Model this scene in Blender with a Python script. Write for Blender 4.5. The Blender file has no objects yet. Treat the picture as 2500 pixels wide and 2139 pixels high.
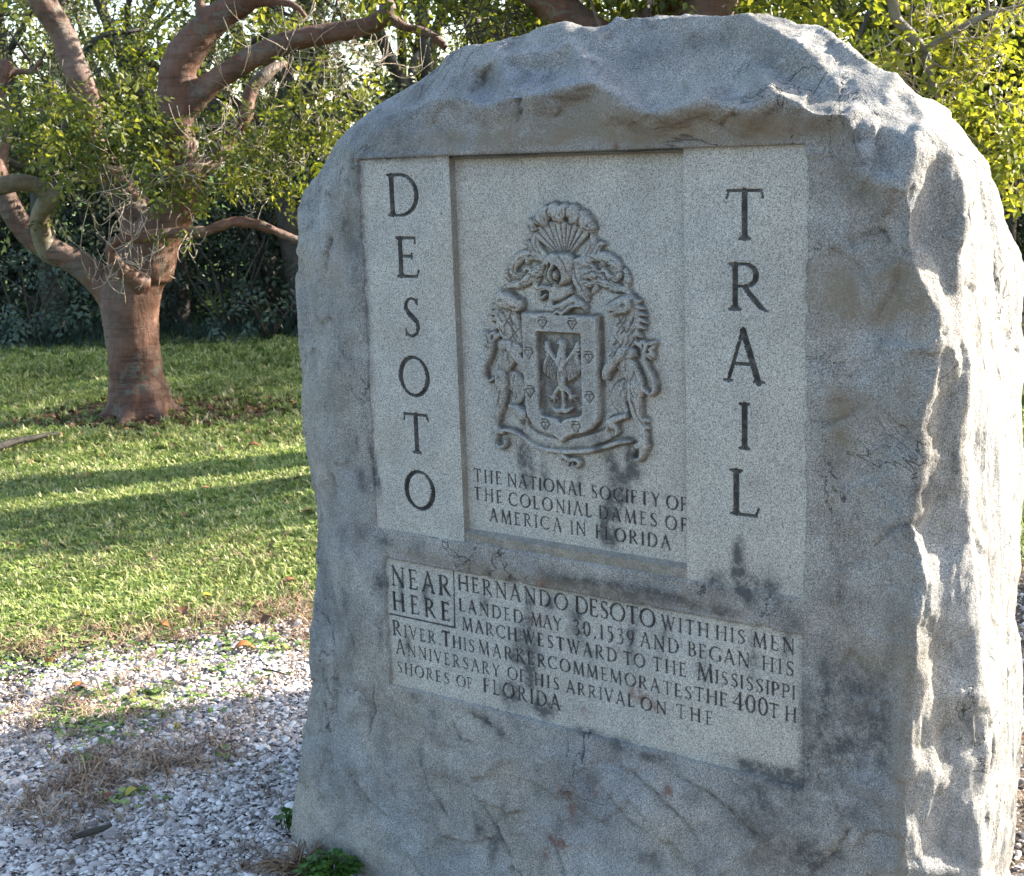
import bpy, bmesh, math, random
import numpy as np
from mathutils import Vector, Matrix
from mathutils.geometry import delaunay_2d_cdt

random.seed(7)
RNG = np.random.default_rng(11)
scene = bpy.context.scene
COL = scene.collection

# ------------------------------------------------------------------ camera, sky, sun, exposure
# the photograph's vanishing points give the lens (49.5 mm), the pitch and a small roll
CX, CY = 1250.0, 1069.5
VDN = np.array([575.0, 16931.0]); VLF = np.array([-4800.0, -535.0])
FPX = math.sqrt(-(VDN @ VLF))
def _n(v): return v / np.linalg.norm(v)
UPc = -_n(np.array([VDN[0], VDN[1], FPX]))
FWc = _n(np.array([0, 0, 1.0]) - UPc[2] * UPc)
RTc = np.cross(FWc, UPc)
RTc = RTc if RTc[0] > 0 else -RTc
RW = np.array([RTc, FWc, UPc])               # world = RW @ (x right, y down, z forward)
EYE = np.array([0.0, 0.0, 1.6])
cam = bpy.data.cameras.new('camera'); camo = bpy.data.objects.new('camera', cam); COL.objects.link(camo)
cx_, cy_, cz_ = RW @ np.array([1, 0, 0]), RW @ np.array([0, -1, 0]), RW @ np.array([0, 0, -1])
M = Matrix([[cx_[i], cy_[i], cz_[i], EYE[i]] for i in range(3)] + [[0, 0, 0, 1]])
camo.matrix_world = M
cam.sensor_fit = 'HORIZONTAL'; cam.sensor_width = 36.0; cam.lens = 36.0 * FPX / 2500.0
cam.clip_start = 0.05; cam.clip_end = 2000.0
cam.dof.use_dof = True; cam.dof.focus_distance = 3.1; cam.dof.aperture_fstop = 18.0
scene.camera = camo

SUN_AZ, SUN_EL = math.radians(71.0), math.radians(26.0)     # azimuth from +Y towards +X
SUN_DIR = np.array([math.sin(SUN_AZ) * math.cos(SUN_EL), math.cos(SUN_AZ) * math.cos(SUN_EL), math.sin(SUN_EL)])
w = bpy.data.worlds.new('World'); scene.world = w; w.use_nodes = True
nt = w.node_tree; nt.nodes.clear()
sky = nt.nodes.new('ShaderNodeTexSky'); sky.sky_type = 'NISHITA'; sky.sun_disc = False
sky.sun_elevation = SUN_EL; sky.sun_rotation = SUN_AZ; sky.dust_density = 1.6; sky.air_density = 1.0
bg = nt.nodes.new('ShaderNodeBackground'); bg.inputs['Strength'].default_value = 0.115
wo = nt.nodes.new('ShaderNodeOutputWorld')
nt.links.new(sky.outputs[0], bg.inputs[0]); nt.links.new(bg.outputs[0], wo.inputs[0])
sl = bpy.data.lights.new('sun', 'SUN'); sl.energy = 4.7; sl.angle = math.radians(0.53); sl.color = (1.0, 0.92, 0.80)
so = bpy.data.objects.new('sun', sl); COL.objects.link(so)
so.rotation_euler = Vector(SUN_DIR).to_track_quat('Z', 'Y').to_euler(); so.location = (8, 3, 9)
scene.view_settings.view_transform = 'Standard'; scene.view_settings.look = 'None'
scene.view_settings.gamma = 1.0; scene.view_settings.use_curve_mapping = False
scene.view_settings.exposure = 2.4
try:
    scene.cycles.max_bounces = 6; scene.cycles.transparent_max_bounces = 4
except Exception: pass

# ------------------------------------------------------------------ geometry of the view and of the stone's face
def ray(px, py):
    return _n(RW @ np.array([px - CX, py - CY, FPX]))
def at(px, py, Y):
    "world point seen at photo pixel (px, py) at distance Y along the ground"
    d = ray(px, py); return EYE + d * ((Y - EYE[1]) / d[1])
def ground(px, py):
    d = ray(px, py); return EYE - d * (EYE[2] / d[2])
def project(P):
    c = RW.T @ (np.asarray(P) - EYE); return np.array([CX + FPX * c[0] / c[2], CY + FPX * c[1] / c[2]])
_L = RW @ _n(np.array([VLF[0], VLF[1], FPX])); _L[2] = 0; _L = _n(_L)
FU = -_L                                                   # along the face, to the right
FN = np.array([FU[1], -FU[0], 0.0])                        # out of the face, towards the reader
P0 = ground(780, 2100)
UPV = np.array([0, 0, 1.0])
def FP(U, V, W=0.0):
    U = np.asarray(U, float); V = np.asarray(V, float); W = np.asarray(W, float)
    U, V, W = np.broadcast_arrays(U, V, W)
    return P0 + U[..., None] * FU + W[..., None] * FN + V[..., None] * UPV
def face(px, py, W=0.0):
    d = ray(px, py); t = ((P0 + FN * W - EYE) @ FN) / (d @ FN); P = EYE + d * t
    return np.array([(P - P0) @ FU, P[2]])

# ------------------------------------------------------------------ noise (numpy)
def _hash(ix, iy, iz, s):
    h = (ix.astype(np.int64) * 73856093) ^ (iy.astype(np.int64) * 19349663) ^ (iz.astype(np.int64) * 83492791) ^ (s * 2654435761)
    h = (h ^ (h >> 13)) * 1274126177 & 0x7fffffff
    h = (h ^ (h >> 16)) & 0xffff
    return h / 65535.0
def vnoise(P, s=0):
    P = np.asarray(P, float); i = np.floor(P).astype(np.int64); f = P - i; f = f * f * f * (f * (f * 6 - 15) + 10)
    r = 0
    for dx in (0, 1):
        for dy in (0, 1):
            for dz in (0, 1):
                wgt = (f[:, 0] if dx else 1 - f[:, 0]) * (f[:, 1] if dy else 1 - f[:, 1]) * (f[:, 2] if dz else 1 - f[:, 2])
                r = r + wgt * _hash(i[:, 0] + dx, i[:, 1] + dy, i[:, 2] + dz, s)
    return r * 2 - 1
def fbm(P, sc, oct=4, s=0, gain=0.5):
    r = 0; a = 1.0; t = 0
    for k in range(oct):
        r = r + a * vnoise(P * sc + 17.3 * k, s + k); t += a; a *= gain; sc *= 2.03
    return r / t
def ridged(P, sc, oct=4, s=0):
    r = 0; a = 1.0; t = 0
    for k in range(oct):
        r = r + a * (1 - 2 * np.abs(vnoise(P * sc + 31.7 * k, s + k))); t += a; a *= 0.5; sc *= 2.1
    return r / t
def worley(P, sc, s=0):
    "distance to nearest jittered cell point and that cell's random value"
    P = P * sc; i = np.floor(P).astype(np.int64); best = np.full(len(P), 9.0); cid = np.zeros(len(P)); off = np.zeros_like(P)
    for dx in (-1, 0, 1):
        for dy in (-1, 0, 1):
            for dz in (-1, 0, 1):
                a, b, c = i[:, 0] + dx, i[:, 1] + dy, i[:, 2] + dz
                q = np.stack([a + _hash(a, b, c, s), b + _hash(a, b, c, s + 1), c + _hash(a, b, c, s + 2)], 1)
                d = np.linalg.norm(P - q, axis=1); m = d < best
                best = np.where(m, d, best); cid = np.where(m, _hash(a, b, c, s + 5), cid); off[m] = (P - q)[m]
    return best, cid, off / sc
def sstep(a, b, x):
    t = np.clip((x - a) / (b - a), 0, 1); return t * t * (3 - 2 * t)

# ------------------------------------------------------------------ object helpers
def tag(o, label=None, cat=None, group=None, kind=None):
    if label: o['label'] = label
    if cat: o['category'] = cat
    if group: o['group'] = group
    if kind: o['kind'] = kind
    return o
def empty(name, loc=(0, 0, 0)):
    o = bpy.data.objects.new(name, None); COL.objects.link(o); o.location = loc; o.empty_display_size = 0.1
    return o
def mesh_np(name, V, F, mat, parent=None, smooth=True, attrs=None, loc=None):
    "V (n,3) world coordinates, F (m,3|4) index array or list of arrays; linked as ONE object"
    V = np.asarray(V, np.float32)
    Fs = F if isinstance(F, list) else [F]
    Fs = [np.asarray(f, np.int32) for f in Fs if len(f)]
    me = bpy.data.meshes.new(name)
    base = np.zeros(3) if parent is None else np.array(parent.matrix_basis.translation)
    if parent is not None and parent.parent is not None: base = base + np.array(parent.parent.matrix_basis.translation)
    if loc is not None: base = np.asarray(loc, float)
    Vl = V - base.astype(np.float32)
    me.vertices.add(len(V)); me.vertices.foreach_set('co', Vl.ravel())
    nl = sum(f.size for f in Fs); npoly = sum(len(f) for f in Fs)
    me.loops.add(nl); me.polygons.add(npoly)
    me.loops.foreach_set('vertex_index', np.concatenate([f.ravel() for f in Fs]).astype(np.int32))
    tot = np.concatenate([np.full(len(f), f.shape[1], np.int32) for f in Fs])
    st = np.concatenate([[0], np.cumsum(tot)[:-1]]).astype(np.int32)
    me.polygons.foreach_set('loop_start', st)
    try: me.polygons.foreach_set('loop_total', tot)
    except Exception: pass
    me.polygons.foreach_set('use_smooth', np.full(npoly, smooth, bool))
    for k, a in (attrs or {}).items():
        a = np.asarray(a, np.float32)
        at_ = me.attributes.new(k, 'FLOAT', 'POINT'); at_.data.foreach_set('value', a.ravel())
    me.update(calc_edges=True)
    if mat: me.materials.append(mat)
    o = bpy.data.objects.new(name, me); COL.objects.link(o)
    if parent is not None: o.parent = parent
    elif loc is not None: o.location = loc
    return o

# ------------------------------------------------------------------ material helpers
class NT:
    def __init__(s, name):
        s.m = bpy.data.materials.new(name); s.m.use_nodes = True; s.t = s.m.node_tree; s.t.nodes.clear()
        s.out = s.n('ShaderNodeOutputMaterial'); s.p = s.n('ShaderNodeBsdfPrincipled')
        s.l(s.p.outputs[0], s.out.inputs[0])
        s.tc = s.n('ShaderNodeTexCoord'); s.geo = s.n('ShaderNodeNewGeometry')
        s.pos = s.geo.outputs['Position']
    def n(s, t): return s.t.nodes.new(t)
    def l(s, a, b): s.t.links.new(a, b)
    def v(s, sock, x):
        if hasattr(x, 'is_output') or hasattr(x, 'links'): s.l(x, sock)
        else: sock.default_value = x
    def noise(s, sc, det=4, rough=0.55, vec=None, dist=0.0):
        k = s.n('ShaderNodeTexNoise'); k.inputs['Scale'].default_value = sc; k.inputs['Detail'].default_value = det
        k.inputs['Roughness'].default_value = rough; k.inputs['Distortion'].default_value = dist
        s.l(vec if vec is not None else s.pos, k.inputs['Vector']); return k.outputs['Fac']
    def voro(s, sc, vec=None, feat='F1', out='Distance'):
        k = s.n('ShaderNodeTexVoronoi'); k.inputs['Scale'].default_value = sc; k.feature = feat
        s.l(vec if vec is not None else s.pos, k.inputs['Vector']); return k.outputs[out]
    def scale(s, sc, vec=None):
        k = s.n('ShaderNodeVectorMath'); k.operation = 'MULTIPLY'; s.l(vec if vec is not None else s.pos, k.inputs[0]); k.inputs[1].default_value = sc
        return k.outputs[0]
    def ramp(s, x, stops, interp='LINEAR'):
        k = s.n('ShaderNodeValToRGB'); e = k.color_ramp.elements; k.color_ramp.interpolation = interp
        while len(e) > len(stops): e.remove(e[-1])
        while len(e) < len(stops): e.new(0.5)
        for q, (p_, c) in zip(e, stops):
            q.position = p_; q.color = (c, c, c, 1) if isinstance(c, (int, float)) else (*c, 1)
        s.l(x, k.inputs[0]); return k.outputs[0]
    def mix(s, a, b, f, mode='MIX'):
        k = s.n('ShaderNodeMix'); k.data_type = 'RGBA'; k.blend_type = mode
        s.v(k.inputs[0], f)
        for i, x in ((6, a), (7, b)):
            if isinstance(x, tuple): x = (*x, 1)
            s.v(k.inputs[i], x)
        return k.outputs[2]
    def math(s, op, a, b=0.0, c=None):
        k = s.n('ShaderNodeMath'); k.operation = op; s.v(k.inputs[0], a); s.v(k.inputs[1], b)
        if c is not None: s.v(k.inputs[2], c)
        return k.outputs[0]
    def attr(s, name):
        k = s.n('ShaderNodeAttribute'); k.attribute_name = name; return k.outputs['Fac']
    def bump(s, h, strength, dist, prev=None):
        k = s.n('ShaderNodeBump'); k.inputs['Strength'].default_value = strength; k.inputs['Distance'].default_value = dist
        s.l(h, k.inputs['Height'])
        if prev is not None: s.l(prev, k.inputs['Normal'])
        return k.outputs[0]
    def fin(s, color=None, rough=0.8, normal=None, spec=0.3):
        if color is not None: s.v(s.p.inputs['Base Color'], (*color, 1) if isinstance(color, tuple) else color)
        s.v(s.p.inputs['Roughness'], rough)
        s.p.inputs['Specular IOR Level'].default_value = spec
        if normal is not None: s.l(normal, s.p.inputs['Normal'])
        return s.m
    def objrand(s):
        k = s.n('ShaderNodeObjectInfo'); return k.outputs['Random']
# ------------------------------------------------------------------ materials
def granite(name, dressed, groove=False):
    t = NT(name)
    sp1 = t.noise(460.0, 2, 0.6); sp2 = t.noise(200.0, 3, 0.7); big = t.noise(3.1, 5, 0.6); mid = t.noise(17.0, 4, 0.65)
    if dressed: base = t.ramp(sp1, [(0.36, (0.135, 0.130, 0.115)), (0.47, (0.31, 0.296, 0.262)), (0.66, (0.465, 0.445, 0.39))])
    else: base = t.ramp(sp1, [(0.36, (0.115, 0.109, 0.099)), (0.5, (0.255, 0.244, 0.222)), (0.68, (0.42, 0.398, 0.36))])
    dk = t.ramp(sp2, [(0.34, 0.74), (0.5, 1.0), (0.7, 1.08)])
    c = t.mix(base, dk, 1.0, 'MULTIPLY')
    tone = t.ramp(mid, [(0.3, 0.80), (0.5, 0.98), (0.7, 1.16)])
    c = t.mix(c, tone, 0.9 if not dressed else 0.45, 'MULTIPLY')
    mot = t.ramp(t.noise(6.5, 6, 0.7, None, 0.4), [(0.36, 0.70), (0.5, 0.98), (0.62, 1.14)]); c = t.mix(c, mot, 0.85 if not dressed else 0.35, 'MULTIPLY')
    # slow drifts of hue in the granite: blue-grey to warm grey
    hue = t.ramp(big, [(0.33, (0.86, 0.94, 1.06)), (0.52, (1.0, 1.0, 0.99)), (0.7, (1.10, 1.03, 0.92))])
    c = t.mix(c, hue, 0.85 if not dressed else 0.35, 'MULTIPLY')
    # grime and painted shade: stain attribute broken up by noise
    st = t.attr('stain'); sn = t.ramp(t.noise(38.0, 6, 0.8), [(0.40, 0.0), (0.58, 1.0)])
    sm = t.math('MULTIPLY', st, t.math('MULTIPLY_ADD', sn, 0.8, 0.30)); sm = t.math('MINIMUM', sm, 0.9)
    c = t.mix(c, (0.050, 0.051, 0.051), sm)
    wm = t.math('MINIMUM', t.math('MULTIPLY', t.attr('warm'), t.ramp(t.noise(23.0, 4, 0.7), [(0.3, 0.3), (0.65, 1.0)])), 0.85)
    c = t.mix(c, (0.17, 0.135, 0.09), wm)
    rs = t.math('MINIMUM', t.math('MULTIPLY', t.attr('rust'), t.ramp(t.noise(60.0, 4, 0.7), [(0.42, 0.0), (0.58, 1.0)])), 0.8)
    c = t.mix(c, (0.13, 0.065, 0.045), rs)
    pl = t.math('MINIMUM', t.math('MULTIPLY', t.attr('pale'), 1.0), 0.9)
    c = t.mix(c, t.mix((0.52, 0.50, 0.45), t.mix(c, (0.6, 0.6, 0.58), 0.5), sp2), pl)
    if groove: c = t.mix(c, (0.026, 0.025, 0.023), t.ramp(t.noise(70, 4, 0.7), [(0.35, 0.72), (0.6, 0.95)]))
    cr = None
    if not dressed:   # hair cracks where the rock has split
        cn = t.noise(4.2, 5, 0.62, None, 0.8); ln = t.math('ABSOLUTE', t.math('SUBTRACT', cn, 0.5)); wd = t.ramp(t.noise(2.7, 2, 0.5), [(0.52, 0.0), (0.60, 1.0)])
        cr = t.math('MULTIPLY', t.ramp(ln, [(0.0, 1.0), (0.0045, 0.0)]), wd); c = t.mix(c, (0.03, 0.03, 0.032), t.math('MULTIPLY', cr, 0.75))
    b = t.bump(sp2, 0.35 if not dressed else 0.18, 0.004)
    b = t.bump(t.noise(60.0, 6, 0.7), 0.6 if not dressed else 0.10, 0.010, b)
    if not dressed:
        b = t.bump(t.noise(14.0, 8, 0.72, None, 0.6), 0.35, 0.03, b)
    if cr is not None: b = t.bump(t.math('SUBTRACT', 1.0, cr), 0.7, 0.01, b)
    return t.fin(c, 0.86, b, 0.25)
M_ROUGH = granite('rough_granite', False)
M_DRESSED = granite('dressed_granite', True)
M_CARVED = granite('carved_granite', True)
M_LETTER = granite('grimy_granite', True, True)

def bark(name, c1, c2, c3, sc=1.0, bump=0.6):
    t = NT(name)
    v = t.scale((1, 1, 0.35))
    n1 = t.noise(5 * sc, 6, 0.6); n2 = t.noise(28 * sc, 5, 0.7, v); n3 = t.noise(1.7 * sc, 3, 0.5)
    c = t.ramp(n1, [(0.3, c1), (0.5, c2), (0.72, c3)])
    c = t.mix(c, t.ramp(n2, [(0.3, 0.65), (0.6, 1.15)]), 0.8, 'MULTIPLY')
    c = t.mix(c, (c3[0] * .8, c3[0] * .78, c3[0] * .68), t.ramp(n3, [(0.5, 0.0), (0.75, 0.5)]))
    pe = t.ramp(t.noise(9 * sc, 5, 0.7, t.scale((1, 1, 1.8)), 1.2), [(0.50, 0.0), (0.54, 1.0)], 'LINEAR'); pn = t.ramp(t.noise(2.2 * sc, 3, 0.5, None, .3), [(0.46, 0.0), (0.6, 1.0)])
    peel = t.math('MULTIPLY', pe, pn)
    c = t.mix(c, (c3[0] * .62, c3[0] * .60, c3[0] * .46), t.math('MULTIPLY', peel, 0.7))
    ring = t.ramp(t.noise(6 * sc, 4, 0.6, t.scale((.6, .6, 9))), [(0.36, 0.6), (0.46, 1.0)]); c = t.mix(c, ring, 0.6, 'MULTIPLY')
    spots = t.ramp(t.voro(26 * sc), [(0.05, 0.25), (0.14, 1.0)])
    c = t.mix(c, spots, 0.5, 'MULTIPLY')
    b = t.bump(n2, bump, 0.02); b = t.bump(peel, 0.5, 0.012, b); b = t.bump(ring, 0.5, 0.01, b); b = t.bump(t.noise(60 * sc, 4, 0.7, t.scale((1, 1, 3))), 0.3, 0.006, b)
    return t.fin(c, 0.6, b, 0.3)
M_GUMBO = bark('red_gumbo_bark', (0.060, 0.026, 0.016), (0.110, 0.050, 0.031), (0.165, 0.095, 0.066))
M_GREENBARK = bark('green_grey_bark', (0.08, 0.06, 0.035), (0.15, 0.12, 0.075), (0.24, 0.20, 0.14))
M_DARKBARK = bark('dark_bark', (0.025, 0.02, 0.015), (0.05, 0.042, 0.033), (0.09, 0.08, 0.066))
M_TWIG = bark('pale_twig', (0.28, 0.21, 0.14), (0.42, 0.33, 0.24), (0.5, 0.42, 0.33), 3)

def leafmat(name, cols, trans=0.45, rough=0.42):
    "two-sided leaf: colour varies leaf by leaf (attribute rnd), light passes through"
    t = NT(name)
    c = t.ramp(t.attr('rnd'), [(i / (len(cols) - 1), q) for i, q in enumerate(cols)])
    c = t.mix(c, t.ramp(t.noise(2.3, 3, 0.5), [(0.3, 0.72), (0.7, 1.2)]), 0.8, 'MULTIPLY')
    t.fin(c, rough, None, 0.35)
    tr = t.n('ShaderNodeBsdfTranslucent'); tc = t.mix(c, (1.25, 1.2, 0.45), 1.0, 'MULTIPLY'); t.l(tc, tr.inputs[0])
    mx = t.n('ShaderNodeMixShader'); mx.inputs[0].default_value = trans
    t.l(t.p.outputs[0], mx.inputs[1]); t.l(tr.outputs[0], mx.inputs[2]); t.l(mx.outputs[0], t.out.inputs[0])
    return t.m
M_LEAF = leafmat('fresh_leaves', [(0.03, 0.05, 0.014), (0.075, 0.10, 0.022), (0.15, 0.17, 0.035), (0.30, 0.29, 0.08)], 0.5)
M_LEAFY = leafmat('yellow_green_leaves', [(0.06, 0.09, 0.016), (0.15, 0.18, 0.03), (0.26, 0.27, 0.05), (0.38, 0.35, 0.08)], 0.55)
M_LEAFG = leafmat('grey_green_leaves', [(0.035, 0.048, 0.022), (0.08, 0.095, 0.04), (0.18, 0.185, 0.09), (0.38, 0.35, 0.21)], 0.35)
M_LEAFD = leafmat('shade_dark_leaves', [(0.010, 0.018, 0.010), (0.018, 0.032, 0.018), (0.034, 0.055, 0.032)], 0.15)  # leaf colour darkened to hold the deep shade under the trees
M_CLOVER = leafmat('clover_leaves', [(0.03, 0.08, 0.015), (0.06, 0.13, 0.025), (0.09, 0.18, 0.03)], 0.3)
M_BRAMBLE = leafmat('blue_green_leaves', [(0.035, 0.06, 0.045), (0.06, 0.095, 0.07), (0.09, 0.13, 0.10)], 0.2)

def grassmat():
    t = NT('grass_blades')
    c = t.ramp(t.objrand(), [(0, (0.10, 0.155, 0.03)), (0.45, (0.22, 0.28, 0.065)), (0.8, (0.37, 0.40, 0.14)), (1, (0.55, 0.50, 0.27))])
    c = t.mix(c, t.ramp(t.noise(1.3, 3, 0.5), [(0.3, 0.7), (0.7, 1.25)]), 0.8, 'MULTIPLY')
    t.fin(c, 0.45, None, 0.3)
    tr = t.n('ShaderNodeBsdfTranslucent'); t.l(c, tr.inputs[0]); mx = t.n('ShaderNodeMixShader'); mx.inputs[0].default_value = 0.3
    t.l(t.p.outputs[0], mx.inputs[1]); t.l(tr.outputs[0], mx.inputs[2]); t.l(mx.outputs[0], t.out.inputs[0])
    return t.m
M_GRASS = grassmat()
def simple(name, stops, rough=0.7, spec=0.25):
    t = NT(name); c = t.ramp(t.objrand(), stops)
    c = t.mix(c, t.ramp(t.noise(120, 3, 0.6), [(0.3, 0.8), (0.7, 1.1)]), 0.7, 'MULTIPLY')
    return t.fin(c, rough, t.bump(t.noise(300, 3, 0.6), 0.2, 0.003), spec)
M_SHELL = simple('shell_chips', [(0, (0.12, 0.10, 0.09)), (0.18, (0.33, 0.28, 0.25)), (0.55, (0.52, 0.45, 0.405)), (0.85, (0.66, 0.60, 0.54)), (1, (0.80, 0.74, 0.67))], 0.55)
M_STRAW = simple('dry_straw', [(0, (0.11, 0.065, 0.04)), (0.5, (0.25, 0.165, 0.10)), (1, (0.42, 0.32, 0.21))], 0.7)
M_LITTER = simple('dead_leaf', [(0, (0.07, 0.03, 0.016)), (0.5, (0.15, 0.07, 0.035)), (1, (0.30, 0.16, 0.08))], 0.6)

def groundmat():
    t = NT('lawn_soil')
    g = t.ramp(t.noise(40, 5, 0.7), [(0.3, (0.035, 0.065, 0.014)), (0.55, (0.06, 0.11, 0.022)), (0.75, (0.12, 0.135, 0.05))])
    s = t.ramp(t.noise(90, 5, 0.7), [(0.3, (0.07, 0.05, 0.035)), (0.6, (0.16, 0.13, 0.10)), (0.8, (0.30, 0.28, 0.25))])
    f = t.attr('gravel')
    c = t.mix(g, s, f)
    m = t.attr('mulch'); c = t.mix(c, t.ramp(t.noise(60, 5, 0.7), [(0.3, (0.035, 0.022, 0.015)), (0.7, (0.13, 0.085, 0.055))]), m)
    return t.fin(c, 0.95, t.bump(t.noise(60, 6, 0.7), 0.8, 0.02), 0.1)
M_GROUND = groundmat()
def woodmat():
    t = NT('weathered_board'); v = t.scale((1, 1, 14))
    c = t.ramp(t.noise(6, 5, 0.6, v), [(0.3, (0.12, 0.085, 0.065)), (0.7, (0.32, 0.25, 0.21))])
    return t.fin(c, 0.8, t.bump(t.noise(8, 5, 0.6, v), 0.4, 0.01), 0.2)
M_BOARD = woodmat()

# ------------------------------------------------------------------ ground: lawn, gravel, mulch
def gravel_mask(x, y):
    "1 on the shell path, 0 on the lawn"
    P = np.stack([x, y, 0 * x], 1)
    e = 4.75 + 0.34 * (x + 1.0) + 0.30 * fbm(P, 1.3, 3, 5) + 0.10 * fbm(P, 6, 3, 9)
    e = np.where(x > 0.4, 5.1 + 0.25 * fbm(P, 1.3, 3, 5), e)
    return 1 - sstep(-0.28, 0.28, y - e)
TR = ground(345, 1010)                                      # foot of the big tree
def mulch_mask(x, y):
    P = np.stack([x, y, 0 * x], 1)
    d = np.hypot((x - TR[0]) / 1.25, (y - TR[1]) / 0.75) + 0.25 * fbm(P, 2.2, 4, 21)
    return 1 - sstep(0.55, 1.0, d)
def make_ground():
    xs = np.unique(np.concatenate([np.linspace(-4.5, 4.5, 226), -np.geomspace(4.5, 400, 26), np.geomspace(4.5, 400, 26)]))
    ys = np.unique(np.concatenate([np.linspace(0.0, 14, 281), -np.geomspace(0.2, 300, 24), np.geomspace(14, 600, 26)]))
    X, Y = np.meshgrid(xs, ys); x = X.ravel(); y = Y.ravel(); P = np.stack([x, y, 0 * x], 1)
    near = (np.abs(x) < 20) & (y < 30) & (y > -5)
    z = np.where(near, 0.012 * fbm(P, 3.1, 3, 3) + 0.03 * fbm(P, 0.5, 2, 4), 0) - 0.012
    nx = len(xs); i = np.arange(len(x)).reshape(X.shape)
    F = np.stack([i[:-1, :-1], i[:-1, 1:], i[1:, 1:], i[1:, :-1]], -1).reshape(-1, 4)
    o = mesh_np('ground', np.stack([x, y, z], 1), F, M_GROUND, attrs=dict(gravel=gravel_mask(x, y), mulch=mulch_mask(x, y)))
    tag(o, kind='structure')
def gz(x, y):
    P = np.stack([np.atleast_1d(x), np.atleast_1d(y), 0 * np.atleast_1d(x)], 1).astype(float)
    return 0.012 * fbm(P, 3.1, 3, 3) + 0.03 * fbm(P, 0.5, 2, 4) - 0.012
make_ground()
# ================================================================== THE MARKER STONE
stone = empty('stone_marker', tuple(P0 + FU * 0.7 - FN * 0.25))
tag(stone, 'tall rough grey granite marker stone carved with a coat of arms and lettering', 'monument')

# rectangles of the dressed work in face metres (U right, V up)
CEN = (0.470, 0.852, 0.979, 1.593)        # recessed centre panel
CAP = (0.238, 0.835, 1.207, 1.595)        # dressed strips either side of it
LOW = (0.252, 0.485, 1.207, 0.768)        # lower inscription panel
ZC, ZL = -0.014, -0.005

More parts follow.
